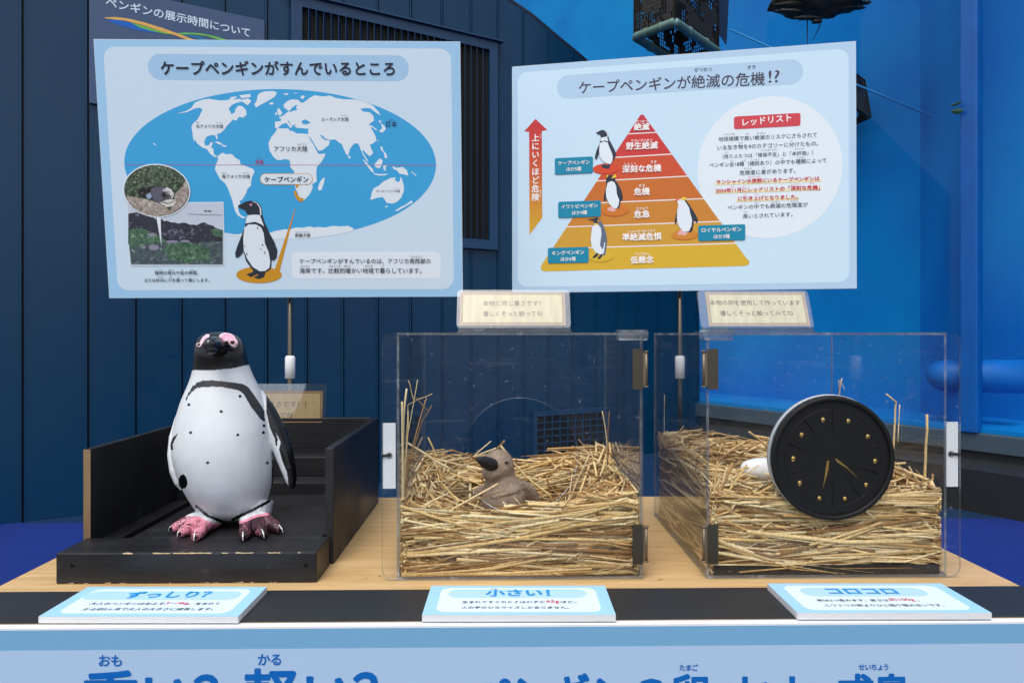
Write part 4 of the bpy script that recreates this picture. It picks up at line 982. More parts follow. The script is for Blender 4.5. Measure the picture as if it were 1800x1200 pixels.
for s, a, b in (('ぜつめつ', (740, 63), (820, 60)), ('やせいぜつめつ', (710, 189), (850, 184)), ('しんこく', (668, 342), (740, 339)), ('きき', (840, 330), (878, 328)), ('きき', (762, 486), (802, 484)), ('ききゅう', (745, 636), (820, 633)), ('じゅんぜつめつきぐ', (692, 787), (868, 780)), ('ていけねん', (733, 935), (830, 931))): t7(s, a, b, bold=0.012)
pbuild(pr, mb, 'lettering', ib2); mb = MB()
for s, a, b, bo in (('ケープペンギン', (230, 342), (437, 333), 0.016), ('ほか5種', (285, 381), (382, 377), 0.012), ('イワトビペンギン', (252, 628), (490, 619), 0.016), ('ほか4種', (322, 668), (420, 664), 0.012), ('キングペンギン', (190, 934), (402, 926), 0.016), ('ほか6種', (248, 972), (345, 969), 0.012), ('ロイヤルペンギン', (1175, 783), (1437, 776), 0.016), ('ほか3種', (1255, 825), (1360, 821), 0.012)): t7(s, a, b, bold=bo, lay=15)
pbuild(pr, mb, 'lettering', ib2); mb = MB()
for i, ch in enumerate('上にいくほど危険'): pr.char(mb, ch, k7([(80, 160 + 55.9 * i)])[0], 14, S(246, 240, 238), 0.024, 6)
for s_2, x, y in (('うえ', 114, 158), ('きけん', 113, 524)):
    for i, ch in enumerate(s_2): pr.char(mb, ch, k7([(x, y - 14 + 15 * i)])[0], 4, S(246, 240, 238), 0.01, 6)
pbuild(pr, mb, 'lettering', ib2); mb = MB()
pr.text(mb, 'レッドリスト', (1305.5, 222.3), (1391, 213.5), S(246, 240, 240), 0.022, 7)
for s, a, b in (('地球規模で高い絶滅のリスクにさらされて', (315, 346), (1180, 306)), ('いる生き物を9のカテゴリーに分けたもの。', (305, 421), (1190, 382)), ('（残りふたつは「情報不足」と「未評価」）', (350, 497), (1145, 463)), ('ペンギン全18種（諸説あり）の中でも種類によって', (235, 573), (1262, 531)), ('危険度に差があります。', (500, 642), (990, 620)), ('ペンギンの中でも絶滅の危険度が', (395, 946), (1100, 920)), ('高いとされています。', (530, 1021), (965, 1004))): t8(s, a, b)
for s, a, b in (('サンシャイン水族館にいるケープペンギンは', (297, 722), (1200, 690)), ('2024年11月にレッドリストの「深刻な危機」', (290, 799), (1205, 769)), ('に引き上げとなりました。', (487, 868), (1010, 851))): t8(s, a, b, S(200, 34, 62), 0.022)
fu = S(96, 104, 120)
for s, x0, x1, y in (('ちきゅうきぼ', 358, 458, 291), ('たか', 553, 585, 286), ('ぜつめつ', 650, 726, 281), ('い', 418, 428, 368), ('もの', 492, 526, 365), ('わ', 948, 962, 345), ('のこ', 374, 400, 447), ('じょうほうぶそく', 690, 832, 430), ('みひょうか', 982, 1070, 418), ('ぜん', 418, 450, 523), ('しゅ', 522, 552, 519), ('しょせつ', 602, 676, 514), ('なか', 858, 890, 503), ('しゅるい', 1004, 1076, 496), ('きけんど', 538, 606, 590), ('さ', 706, 720, 583), ('なか', 632, 664, 893), ('ぜつめつ', 780, 852, 888), ('きけんど', 950, 1020, 881), ('たか', 536, 568, 971)): t8(s, (x0, y), (x1, y - (x1 - x0) * 0.045), fu, 0.0)
for s, x0, x1, y in (('すいぞくかん', 576, 684, 666), ('ねん', 422, 454, 750), ('がつ', 526, 558, 748), ('しんこく', 954, 1022, 728), ('きき', 1120, 1152, 720), ('ひ', 548, 562, 818), ('あ', 640, 654, 815)): t8(s, (x0, y), (x1, y - (x1 - x0) * 0.045), S(214, 84, 104), 0.0)
pbuild(pr, mb, 'lettering', ib2)

# ================================================================== BLACK TRAY
tr = empty('wooden_tray', (-0.635, 1.70, TZ), 'black painted wooden tray with an open front under the penguin statue', 'tray')
ty0, ty1 = 1.387, 2.045
mb = MB(); mb.box((-0.893, ty0, TZ + 0.0006), (-0.372, ty0 + 0.105, TZ + 0.0625)); f_ = mb.build('front_rail', M_BLACKW, tr, bevel=0.003)
mb = MB(); rng = random.Random(9)
# chipped paint along the top front edge, and screw heads
for x0, x1 in ((-0.66, -0.583), (-0.70, -0.665), (-0.562, -0.55), (-0.535, -0.50), (-0.47, -0.445), (-0.76, -0.74), (-0.41, -0.405)):
    n_ = max(3, int((x1 - x0) / 0.006)); P = []
    up = [(x0 + (x1 - x0) * i / n_, 0.0006 + rng.uniform(0.0002, 0.0014)) for i in range(n_ + 1)]
    lo = [(x, -rng.uniform(0.0002, 0.0012)) for x, _ in reversed(up)]
    mb.flat([[*lo[::-1], *up[::-1]]], lambda x, y: (x, ty0 - 0.0003 + max(y, 0) * 0.6, TZ + 0.0608 + y))
for i in range(16):
    x0 = rng.uniform(-0.88, -0.39); x1 = x0 + rng.uniform(0.003, 0.014)
    mb.add([(x0, ty0 - 0.0004, TZ + 0.0012), (x1, ty0 - 0.0004, TZ + 0.0012), (x1 - 0.002, ty0 - 0.0004, TZ + 0.0012 + rng.uniform(0.0008, 0.0026)), (x0 + 0.001, ty0 - 0.0004, TZ + 0.0012 + rng.uniform(0.0006, 0.002))], [(0, 1, 2, 3)])
mb.build('chipped_edge', mat('bare_wood_chip', S(196, 172, 132), rough=0.8, var=0.3, vscale=90), f_)
mb = MB()
for px in (127, 538): 
    p = onY(px, 993, ty0); mb.lathe((p.x, ty0 + 0.0005, p.z), (0, -1, 0), [(0, 0.0045), (0.001, 0.0045), (0.0014, 0.003), (0.0006, 0.0012)], 14)
mb.build('screw', mat('screw_black', S(18, 18, 20), rough=0.35, metal=0.6), f_)
mb = MB(); mb.box((-0.80, ty0 + 0.1055, TZ + 0.02), (-0.388, ty1 - 0.16, TZ + 0.062)); mb.build('platform', M_BLACKW, tr, bevel=0.002)
mb = MB(); mb.box((-0.885, ty0 + 0.1055, TZ + 0.0006), (-0.388, ty1 - 0.02, TZ + 0.0195)); mb.build('bottom', M_BLACKW, tr)
mb = MB(); mb.box((-0.886, ty0 + 0.12, TZ + 0.02), (-0.845, ty1 - 0.02, TZ + 0.05)); mb.build('side_batten', M_BLACKW, tr, bevel=0.002)
M_PANEL = [M_BLACKW, M_PLY]
mb = MB(); mb.box((-0.902, 1.494, TZ + 0.0006), (-0.8865, ty1, TZ + 0.2525)); o = mb.build('side_panel', M_PANEL, tr)
mb = MB()
for i in range(7): mb.box((-0.9015 + i * 0.002, 1.4935, TZ + 0.002), (-0.9000 + i * 0.002 + 0.0003, 1.4938, TZ + 0.251))
mb.box((-0.9018, 1.4928, TZ + 0.0015), (-0.8868, 1.4936, TZ + 0.252)); mb.build('raw_edge', M_PLY, o)
mb = MB(); mb.box((-0.384, 1.50, TZ + 0.0006), (-0.3655, ty1, TZ + 0.2525)); mb.build('side_panel', M_BLACKW, tr, bevel=0.0015)
mb = MB(); mb.box((-0.886, ty1 - 0.018, TZ + 0.02), (-0.3845, ty1, TZ + 0.2545)); bp2 = mb.build('back_panel', M_BLACKW, tr, bevel=0.0015)
mb = MB(); mb.box((-0.886, ty1 - 0.16, TZ + 0.02), (-0.3885, ty1 - 0.019, TZ + 0.095)); mb.build('back_step', M_BLACKW, tr, bevel=0.002)
mb = MB(); mb.box((-0.886, ty1 - 0.075, TZ + 0.0955), (-0.3885, ty1 - 0.019, TZ + 0.15)); mb.build('back_step', M_BLACKW, tr, bevel=0.002)

# ================================================================== LITTLE PAPER SIGNS
m, n, l, b = new_mat('parchment_print')
tc = n.new('ShaderNodeTexCoord'); mp = n.new('ShaderNodeMapping'); mp.inputs['Scale'].default_value = (60, 9, 1)
l.new(tc.outputs['Object'], mp.inputs[0]); nz = n.new('ShaderNodeTexNoise'); nz.inputs['Scale'].default_value = 1.2; nz.inputs['Detail'].default_value = 6
l.new(mp.outputs[0], nz.inputs[0]); at_ = n.new('ShaderNodeAttribute'); at_.attribute_name = 'paint'
mr = n.new('ShaderNodeMapRange'); mr.inputs[1].default_value = 0.3; mr.inputs[2].default_value = 0.7; mr.inputs[3].default_value = 0.78; l.new(nz.outputs[0], mr.inputs[0])
mx = n.new('ShaderNodeMix'); mx.data_type = 'RGBA'; mx.blend_type = 'MULTIPLY'; mx.inputs[0].default_value = 1
l.new(at_.outputs[0], mx.inputs[6]); l.new(mr.outputs[0], mx.inputs[7]); l.new(mx.outputs[2], b.inputs['Base Color']); b.inputs['Roughness'].default_value = 0.7
M_PARCH = m
M_HOLD = sheet_mat('sign_holder_acrylic', tint=(0.95, 0.97, 0.98), f0=0.07, smear=0.02, rough=0.03)
def paper_sign(label, o, lean, x0, x1, h, lines, paper_col, rim_col, ink, ptl, pbr, holder=True):
    M = frame(o, (1, 0, 0), (0, math.sin(lean), math.cos(lean)))
    root = empty('paper_sign', M, label, 'small sign', 'small wooden look paper signs')
    mb = MB(); I = MB()
    pl = Print(M @ Matrix.Translation((0, 0, 0.0035)), 0.0)
    a, b = pl.uv(*ptl), pl.uv(*pbr)
    mb.box((a[0], b[1], 0.0028), (b[0], a[1], 0.0034), 0, rim_col)
    k = (a[1] - b[1]) * 0.075; z = 0.0036
    mb.add([(a[0] + k, b[1] + k, z), (b[0] - k, b[1] + k, z), (b[0] - k, a[1] - k, z), (a[0] + k, a[1] - k, z)], [(0, 1, 2, 3)], 0, lerp(rim_col, (0.05, 0.02, 0.01), 0.5))
    k += 0.0008; z = 0.0037
    mb.add([(a[0] + k, b[1] + k, z), (b[0] - k, b[1] + k, z), (b[0] - k, a[1] - k, z), (a[0] + k, a[1] - k, z)], [(0, 1, 2, 3)], 0, paper_col)
    mb.build('paper', M_PARCH, root, local=True)
    mb = MB(); pl.z0 = 0.0004
    for s, p0, p1 in lines: pl.text(mb, s, p0, p1, ink, 0.0, 1)
    pbuild(pl, mb, 'lettering', root)
    mb = MB()
    mb.prism([rrect(x0, 0.0, x1, h, 0.008)], lambda x, y, z: (x, y, z), 0.0, 0.002)
    mb.build('holder', [M_HOLD], root, local=True)
    mb = MB(); mb.prism([rrect(x0 + 0.0005, 0.0005, x1 - 0.0005, h - 0.0005, 0.008)], lambda x, y, z: (x, y, z), 0.0046, 0.0058)
    mb.build('cover_sheet', [M_HOLD], root, local=True)
    return root, M
o = onY(903, 577, 1.46)
sign_c, Mc_ = paper_sign('pale wooden look paper sign in a clear holder on top of the chick case', (o.x, 1.46, o.z), R(22), -0.122, 0.122, 0.089, [('本物と同じ重さです！', *cr([(460, 296), (1255, 294)], 790, 500, 7.826)), ('優しくそっと触ってね', *cr([(460, 437), (1282, 434)], 790, 500, 7.826))], S(246, 228, 184), S(206, 176, 148), S(96, 82, 66), (809, 513), (995, 572))
o2 = onY(1331, 577, 1.46)
sign_r, Mr_ = paper_sign('pale wooden look paper sign in a clear holder on top of the egg case', (o2.x, 1.46, o2.z), R(22), -0.122, 0.122, 0.088, [('本物の卵を使用して作っています', *cr([(287, 275), (1480, 275)], 1210, 500, 7.5)), ('優しくそっと触ってみてね', *cr([(420, 412), (1385, 412)], 1210, 500, 7.5))], S(246, 230, 190), S(206, 180, 156), S(96, 82, 68), (1239, 513), (1425, 573))
for rt_, oo in ((sign_c, o), (sign_r, o2)):
    mb = MB(); mb.box((oo.x - 0.12, 1.452, 1.2552), (oo.x + 0.124, 1.51, 1.2572)); mb.box((oo.x - 0.118, 1.462, 1.2573), (oo.x + 0.122, 1.466, oo.z + 0.002))
    mb.build('foot', [M_EDGE], rt_)
o3 = onY(500, 742, 2.03)
sign_l, _ = paper_sign('darker wooden look paper sign on the back of the black tray behind the penguin', (o3.x, 2.032, TZ + 0.2552), R(8), -0.15, 0.122, 0.10, [('本物と同じ大きさです！！', (396, 715.5), (538, 716)), ('優しくそっと触ってね', (400, 734.5), (514, 735))], S(196, 164, 112), S(150, 116, 74), S(70, 52, 38), (372, 687), (566, 742))

# ================================================================== CLEAR CASES
CY0, CY1, CZ0, CZ1 = 1.394, 1.885, TZ + 0.0015, 1.2545
def clear_case(name, label, xl, xr, side, hole, plate_px):
    """side: -1 flange at left and hinges at right, +1 mirrored"""
    root = empty(name, ((xl + xr) / 2, (CY0 + CY1) / 2, TZ), label, 'display case')
    T_ = 0.005
    fx0, fx1 = (xl - 0.029, xr + 0.001) if side < 0 else (xl - 0.001, xr + 0.026)
    cor = (1, 0, 0, 1) if side < 0 else (0, 1, 1, 0)
    pl = lambda x, y, z: (x, z, y)
    mb = MB(); out = rrect(fx0, CZ0 + 0.001, fx1, CZ1, 0.022, cor)
    # a door sheet with a round hand hole; placed so that its front faces the viewer
    mb.prism([out[::-1], circ(hole[0], hole[1], hole[2], n=72)], lambda x, y, z: (x, CY0 - z, y), -T_, 0.0, 0, mi_side=1, mi_hole=2)
    mb.build('door', [M_ACRYL, M_EDGE, M_RIM], root)
    def sheet(nm, a, b, thin):
        mb = MB(); (x0, y0, z0), (x1, y1, z1) = a, b
        v = [(x0, y0, z0), (x1, y0, z0), (x1, y1, z0), (x0, y1, z0), (x0, y0, z1), (x1, y0, z1), (x1, y1, z1), (x0, y1, z1)]
        fs = [(0, 3, 2, 1), (4, 5, 6, 7), (0, 1, 5, 4), (1, 2, 6, 5), (2, 3, 7, 6), (3, 0, 4, 7)]; ax = [2, 2, 1, 0, 1, 0]
        mb.add(v, fs); mb.m = [0 if a_ == thin else 1 for a_ in ax]
        return mb.build(nm, [M_ACRYL, M_EDGE], root)
    ya = CY0 + T_ + 0.001
    sheet('side_sheet', (xl, ya, CZ0 + 0.006), (xl + T_, CY1, CZ1 - 0.006), 0)
    sheet('side_sheet', (xr - T_, ya, CZ0 + 0.006), (xr, CY1, CZ1 - 0.006), 0)
    sheet('back_sheet', (xl + T_ + 0.0005, CY1 - T_, CZ0 + 0.006), (xr - T_ - 0.0005, CY1 - 0.0005, CZ1 - 0.006), 1)
    sheet('top_sheet', (xl, ya, CZ1 - 0.0055), (xr, CY1, CZ1 - 0.0005), 2)
    sheet('bottom_sheet', (xl, ya, CZ0), (xr, CY1, CZ0 + 0.005), 2)
    # hinges on the far side of the flange
    hx = fx1 if side < 0 else fx0; sg_ = 1 if side < 0 else -1
    for pa, pb_ in ((613, 684), (921, 991)):
        za_, zb_ = onY(1125, pb_, CY0).z, onY(1125, pa, CY0).z
        mb = MB()
        x0, x1 = sorted((hx - sg_ * 0.0225, hx - sg_ * 0.001))
        mb.prism([rrect(x0, za_, x1, zb_, 0.0025)], lambda x, y, z: (x, CY0 - 0.0006 - z, y), 0.0, 0.0022)
        h = mb.build('hinge', M_STEEL, root)
        mb = MB(); xb = hx + sg_ * 0.006
        mb.tube([(xb, CY0 + 0.001, za_ + 0.006), (xb, CY0 + 0.001, zb_ - 0.006)], 0.0034, 12)
        for zz in (za_ + 0.004, zb_ - 0.0065): mb.tube([(xb, CY0 + 0.001, zz), (xb, CY0 + 0.001, zz + 0.0025)], 0.0052, 12)
        x0, x1 = sorted((hx - sg_ * 0.0008, xb)); mb.box((x0, CY0 - 0.0016, za_ + 0.007), (x1, CY0 - 0.0004, zb_ - 0.007))
        mb.build('knuckle', mat('hinge_brushed', S(128, 116, 98), rough=0.5, metal=0.8), h)
    # clear corner cap
    mb = MB(); xa, xb = sorted((hx + sg_ * 0.0085, hx - sg_ * 0.052))
    mb.prism([rrect(xa, CZ1 - 0.0165, xb, CZ1 + 0.0055, 0.006, (0, 1, 1, 0) if side < 0 else (1, 0, 0, 1))], lambda x, y, z: (x, CY0 - 0.003 - z, y), -0.03, 0.006)
    cap = mb.build('corner_cap', [M_CLEAR], root, bevel=0.002)
    mb = MB(); mb.box((min(xa, xb) + 0.002, CY0 - 0.0095, CZ1 - 0.0155), (max(xa, xb) - 0.008, CY0 - 0.0092, CZ1 - 0.0125)); mb.box((min(xa, xb) + 0.004, CY0 - 0.0095, CZ1 + 0.001), (max(xa, xb) - 0.012, CY0 - 0.0092, CZ1 + 0.0035))
    mb.build('bright_edge', M_EDGE, cap)
    # white plate behind the flange, with an eyelet and a black tie
    z0, z1 = onY(680, 858, CY0 + 0.012).z, onY(680, 743, CY0 + 0.012).z
    px0, px1 = sorted((xl - 0.0285, xl - 0.003)) if side < 0 else (xr + 0.003, xr + 0.027)
    mb = MB(); hc = ((px0 + px1) / 2 + (0.0 if side < 0 else -0.003), onY(680, 800, CY0 + 0.012).z)
    mb.prism([[(px0, z0), (px1, z0), (px1, z1), (px0, z1)][::-1], circ(*hc, 0.004, n=20)], lambda x, y, z: (x, CY0 + 0.012 - z, y), 0, 0.002)
    pl_ = mb.build('latch_plate', M_WHITE, root)
    mb = MB(); e_ = px0 if side < 0 else px1
    s2 = -1 if side < 0 else 1
    mb.tube([(hc[0], CY0 + 0.016, hc[1]), (hc[0], CY0 + 0.008, hc[1] + 0.001), (e_ + s2 * 0.001, CY0 + 0.0075, hc[1]), (e_ + s2 * 0.003, CY0 + 0.014, hc[1] - 0.001)], 0.0028, 8)
    mb.build('cable_tie', mat('tie_black', S(14, 14, 16), rough=0.4), pl_)
    mb = MB(); mb.prism([circ(*hc, 0.0066, n=24), circ(*hc, 0.0042, n=24)], lambda x, y, z: (x, CY0 + 0.0098 - z, y), 0, 0.0006); mb.build('eyelet', mat('eyelet_metal', S(200, 200, 205), rough=0.25, metal=0.9), pl_)
    return root
hcx = onY(914, 801, CY0)
clear_case('clear_case', 'clear acrylic case with a chick in a straw nest, in the middle of the table', -0.213, 0.289, -1, (hcx.x, hcx.z, 0.118), None)
hrx = onY(1466, 806, CY0)
clear_case('clear_case', 'clear acrylic case with an egg nest, at the right end of the table', 0.4215, 0.919, 1, (hrx.x, hrx.z, 0.119), None)

# ---- black rubber hand port
pc = onY(1466, 806, 1.385); PM = frame((pc.x, CY0, pc.z), (1, 0, 0), (0, 0, 1))
port = empty('hand_port', PM, 'round black rubber hand port with brass coloured dots in the egg case door', 'hand port')
M_RUB = mat('black_rubber', S(13, 14, 16), rough=0.55, spec=0.3, bump=0.08, bscale=120)
mb = MB(); mb.lathe((0, 0, 0.001), (0, 0, 1), [(0, 0.1262), (0.003, 0.1268), (0.0065, 0.1260), (0.0082, 0.1242), (0.0082, 0.1200), (0.0074, 0.1176), (0.003, 0.1168), (0.0015, 0.1168)], 96); 
mb.f = mb.f[:-2]; mb.m = mb.m[:-2]; mb.sm = mb.sm[:-2]
mb.build('rim', M_RUB, port, local=True)
angd = [-3.5, -38, -73, -108, -143, -180, -217, -256, -293, -329]
rd_ = [0.0895, 0.0925, 0.0905, 0.0895, 0.0885, 0.082, 0.083, 0.0825, 0.0835, 0.0875]
sc8 = 0.125 / 436.0
dots = [((px - 655) * sc8, (655 - py) * sc8) for px, py in ((963, 677), (898, 846), (745, 944), (562, 940), (420, 831), (373, 657), (434, 487), (588, 381), (770, 390), (910, 501))]
holes = [circ(x, y, 0.0052, 0.0058, n=14) for x, y in dots]
g1 = [((x - 655) * sc8, (655 - y) * sc8) for x, y in ((672, 660), (682, 654), (760, 716), (865, 822), (760, 728), (690, 684))]
g2 = [((x - 655) * sc8, (655 - y) * sc8) for x, y in ((612, 672), (634, 670), (626, 740), (602, 820), (580, 890), (598, 780))]
mb = MB()
mb.prism([circ(0, 0, 0.117, n=96)] + [h[::-1] for h in holes] + [g1, g2], lambda x, y, z: (x, y, z), 0.001, 0.0034)
mem = mb.build('membrane', M_RUB, port, local=True)
mb = MB()
for k in range(10):
    a = R(18 + 36 * k) if k else R(16)
    for r0, r1 in ((0.045, 0.098),):
        d = Vector((math.cos(a), math.sin(a), 0)); w_ = Vector((-d.y, d.x, 0))
        mb.add([d * r0 - w_ * .0002 + Vector((0, 0, .0036)), d * r1 - w_ * .0011 + Vector((0, 0, .0036)), d * r1 + w_ * .0011 + Vector((0, 0, .0036)), d * r0 + w_ * .0002 + Vector((0, 0, .0036)), d * r0 + Vector((0, 0, .0039)), d * r1 + Vector((0, 0, .0056))], [(0, 1, 5, 4), (2, 3, 4, 5), (1, 2, 5), (3, 0, 4), (0, 3, 2, 1)])
mb.build('crease', M_RUB, mem, local=True)
M_LITSTRAW = mat('strawgold', S(206, 172, 104), rough=0.3, metal=0.85, var=0.35, vscale=300)  # gold metal stands in for lit straw showing through holes and open slits
for x, y in dots:
    mb = MB(); mb.lathe((x, y, 0.0012), (0, 0, 1), [(0, 0.0046), (0.0016, 0.0044), (0.0026, 0.0034), (0.0030, 0.0015), (0.0031, 0.0)], 14); mb.build('lit_straw_dot', M_LITSTRAW, mem, local=True)
mb = MB()
for g_ in (g1, g2): mb.flat([g_], lambda x, y: (x, y, 0.0026))
mb.build('straw_sliver', M_LITSTRAW, mem, local=True)
mb = MB()
for (x, y), a0 in zip(dots, range(10)):
    d = Vector((x, y, 0)); L_2 = d.length; d.normalize(); w_ = Vector((-d.y, d.x, 0)) * 0.00035
    if a0 in (1, 3): continue
    p0, p1 = d * 0.012, d * (L_2 - 0.006)
    mb.add([p0 - w_ + Vector((0, 0, .0036)), p1 - w_ + Vector((0, 0, .0036)), p1 + w_ + Vector((0, 0, .0036)), p0 + w_ + Vector((0, 0, .0036))], [(0, 1, 2, 3)])
mb.build('slit', mat('slit_dark', S(10, 11, 13), rough=0.7), mem, local=True)
mb = MB(); mb.lathe((0, 0, 0.0036), (0, 0, 1), [(0, 0.1005), (0.0005, 0.1), (0.0005, 0.0992), (0, 0.0988)], 96); mb.f = mb.f[:-2]; mb.m = mb.m[:-2]; mb.sm = mb.sm[:-2]
mb.build('inner_ring', M_RUB, mem, local=True)
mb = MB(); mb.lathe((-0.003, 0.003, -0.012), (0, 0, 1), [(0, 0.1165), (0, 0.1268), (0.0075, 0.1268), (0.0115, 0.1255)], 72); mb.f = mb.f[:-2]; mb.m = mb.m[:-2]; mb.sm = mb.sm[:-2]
mb.build('rim_reflection_ring', M_RING, port, local=True)  # pale ring added for the light reflected off the edge of the hole

# ================================================================== STRAW
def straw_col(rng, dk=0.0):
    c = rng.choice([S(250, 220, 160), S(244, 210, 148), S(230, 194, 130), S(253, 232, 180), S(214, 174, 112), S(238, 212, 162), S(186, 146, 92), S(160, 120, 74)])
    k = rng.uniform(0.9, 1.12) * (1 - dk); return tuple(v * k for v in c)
def nest(label, group, xl, xr, hf, cxy, seed, n_top, n_front, leftn, rightn):
    rng = random.Random(seed)
    X0, X1, Y0, Y1, Z0 = xl + 0.009, xr - 0.009, CY0 + 0.009, CY1 - 0.009, CZ0 + 0.0065
    cl = lambda p: Vector((min(max(p.x, X0), X1), min(max(p.y, Y0), Y1), max(p.z, Z0 + 0.001)))
    H = lambda x, y: Z0 + hf(x, y)
    mb = MB()
    n_ = 30; vs = []; fs = []
    for i in range(n_ + 1):
        for j in range(n_ + 1):
            x = X0 + 0.004 + (X1 - X0 - 0.008) * i / n_; y = Y0 + 0.014 + (Y1 - Y0 - 0.018) * j / n_
            e = 0.018 + (0.02 if i in (0, n_) or j == 0 else 0) + rng.uniform(0, 0.008)
            vs.append((x, y, max(Z0 + 0.002, H(x, y) - e)))
    for i in range(n_):
        for j in range(n_): fs.append((i * (n_ + 1) + j, (i + 1) * (n_ + 1) + j, (i + 1) * (n_ + 1) + j + 1, i * (n_ + 1) + j + 1))
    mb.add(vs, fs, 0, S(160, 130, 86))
    edge = [i * (n_ + 1) for i in range(n_ + 1)] + [n_ * (n_ + 1) + j for j in range(1, n_ + 1)] + [i * (n_ + 1) + n_ for i in range(n_ - 1, -1, -1)] + [j for j in range(n_ - 1, 0, -1)]
    sk = [vs[i] for i in edge] + [(vs[i][0], vs[i][1], Z0) for i in edge]; k = len(edge)
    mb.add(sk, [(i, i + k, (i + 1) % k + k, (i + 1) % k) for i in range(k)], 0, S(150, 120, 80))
    def stalk(pts, r, col):
        pts = [cl(Vector(p)) for p in pts]
        r *= 1.75; mb.tube(pts, [r, r, r * rng.uniform(0.7, 1)], 5, 0, col, flat=rng.choice([0.25, 0.5, 0.75, 0.9]), smooth=True, up=Vector((rng.gauss(0, 1), rng.gauss(0, 1), rng.gauss(0, 1))))
    cx, cy = cxy
    for i in range(n_top):
        x, y = rng.uniform(X0, X1), rng.uniform(Y0, Y1)
        a = math.atan2(y - cy, x - cx) + math.pi / 2 + rng.gauss(0, 0.55)
        L_ = rng.choice([rng.uniform(0.05, 0.14), rng.uniform(0.12, 0.3), rng.uniform(0.2, 0.42)]); dx, dy = math.cos(a) * L_ / 2, math.sin(a) * L_ / 2
        r = rng.choice([rng.uniform(0.0005, 0.0011), rng.uniform(0.0011, 0.0022), rng.uniform(0.0016, 0.0026)])
        curve = rng.uniform(0.02, 0.2) * L_
        ox, oy = (cx - x), (cy - y); d_ = math.hypot(ox, oy) + 1e-6
        off = rng.uniform(-0.014, 0.010)
        A_ = Vector((x - dx, y - dy, 0)); B_ = Vector((x + dx, y + dy, 0)); C_ = Vector((x - ox / d_ * curve, y - oy / d_ * curve, 0))
        A_, B_, C_ = cl(A_), cl(B_), cl(C_)
        mid = H(C_.x, C_.y) + off
        A_.z = 0.5 * H(A_.x, A_.y) + 0.5 * mid + rng.gauss(0, 0.012); B_.z = 0.5 * H(B_.x, B_.y) + 0.5 * mid + rng.gauss(0, 0.012); C_.z = mid
        stalk([A_, C_, B_], r, straw_col(rng))
    made = 0
    while made < n_front:
        # little bundles that lie together, each with its own slope and sag
        bx = rng.uniform(X0 - 0.06, X1 + 0.06); t = rng.random(); hmax = H(min(max(bx, X0), X1), Y0 + 0.01) - Z0
        bz = Z0 + 0.002 + t * hmax * 1.0; bs = rng.gauss(0, 0.085) if rng.random() < 0.8 else rng.gauss(0, 0.45)
        bl = rng.choice([rng.uniform(0.06, 0.16), rng.uniform(0.14, 0.46), rng.uniform(0.2, 0.46)]) * (0.4 if abs(bs) > 0.3 else 1); by = Y0 + rng.uniform(0.0005, 0.018); sag = rng.uniform(-0.01, 0.035)
        for q in range(rng.choice([1, 1, 2, 3, 4, 6])):
            made += 1
            x, z, L_, sl = bx + rng.gauss(0, 0.03), bz + rng.gauss(0, 0.006), bl * rng.uniform(0.6, 1.3), bs + rng.gauss(0, 0.035)
            z = min(max(z, Z0 + 0.002), Z0 + hmax + 0.004)
            y = by + rng.gauss(0, 0.003); y2 = by + rng.gauss(0, 0.005)
            r = rng.choice([rng.uniform(0.0004, 0.0009), rng.uniform(0.0009, 0.0017), rng.uniform(0.0014, 0.0028), rng.uniform(0.0018, 0.003)])
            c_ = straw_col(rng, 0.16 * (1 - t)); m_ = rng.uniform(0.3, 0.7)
            P = [(x - L_ / 2, y, z - sl * L_ / 2), (x - L_ / 2 + L_ * m_, (y + y2) / 2, z + sl * L_ * (m_ - 0.5) - L_ * sag + (rng.gauss(0, 0.006) if rng.random() < 0.25 else 0)), (x + L_ / 2, y2, z + sl * L_ / 2)]
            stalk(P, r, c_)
            if r > 0.0015 and rng.random() < 0.35:    # a split end
                e_ = Vector(P[2]); stalk([Vector(P[1]).lerp(e_, 0.6), e_ + Vector((0.006, 0, 0.003)), e_ + Vector((rng.uniform(0.01, 0.03), 0, rng.uniform(-0.008, 0.012)))], r * 0.35, c_)
    for i in range(500):      # fine chaff
        x = rng.uniform(X0, X1); y = rng.choice([Y0 + rng.uniform(0, 0.012), rng.uniform(Y0, Y1)]); hz = H(x, y)
        z = rng.uniform(Z0, hz) if y < Y0 + 0.013 else hz + rng.uniform(-0.004, 0.008); a = rng.uniform(0, 6.28); L_ = rng.uniform(0.008, 0.05); k_ = rng.gauss(0, 0.35)
        stalk([(x, y, z), (x + math.cos(a) * L_ / 2, y + math.sin(a) * L_ / 4, z + k_ * L_ / 2 + 0.002), (x + math.cos(a) * L_, y + math.sin(a) * L_ / 2, z + k_ * L_)], rng.uniform(0.0002, 0.0005), straw_col(rng))
    for sx, cnt in ((X0, leftn), (X1, rightn)):
        for i in range(cnt):
            y = rng.uniform(Y0, Y1); x = sx + rng.uniform(0.0005, 0.014) * (1 if sx == X0 else -1)
            z = Z0 + 0.002 + rng.random() * (H(sx, y) - Z0)
            L_ = rng.uniform(0.05, 0.3); sl = rng.gauss(0, 0.12); r = rng.uniform(0.0006, 0.0022)
            stalk([(x, y - L_ / 2, z - sl * L_ / 2), (x, y, z), (x, y + L_ / 2, z + sl * L_ / 2)], r, straw_col(rng))
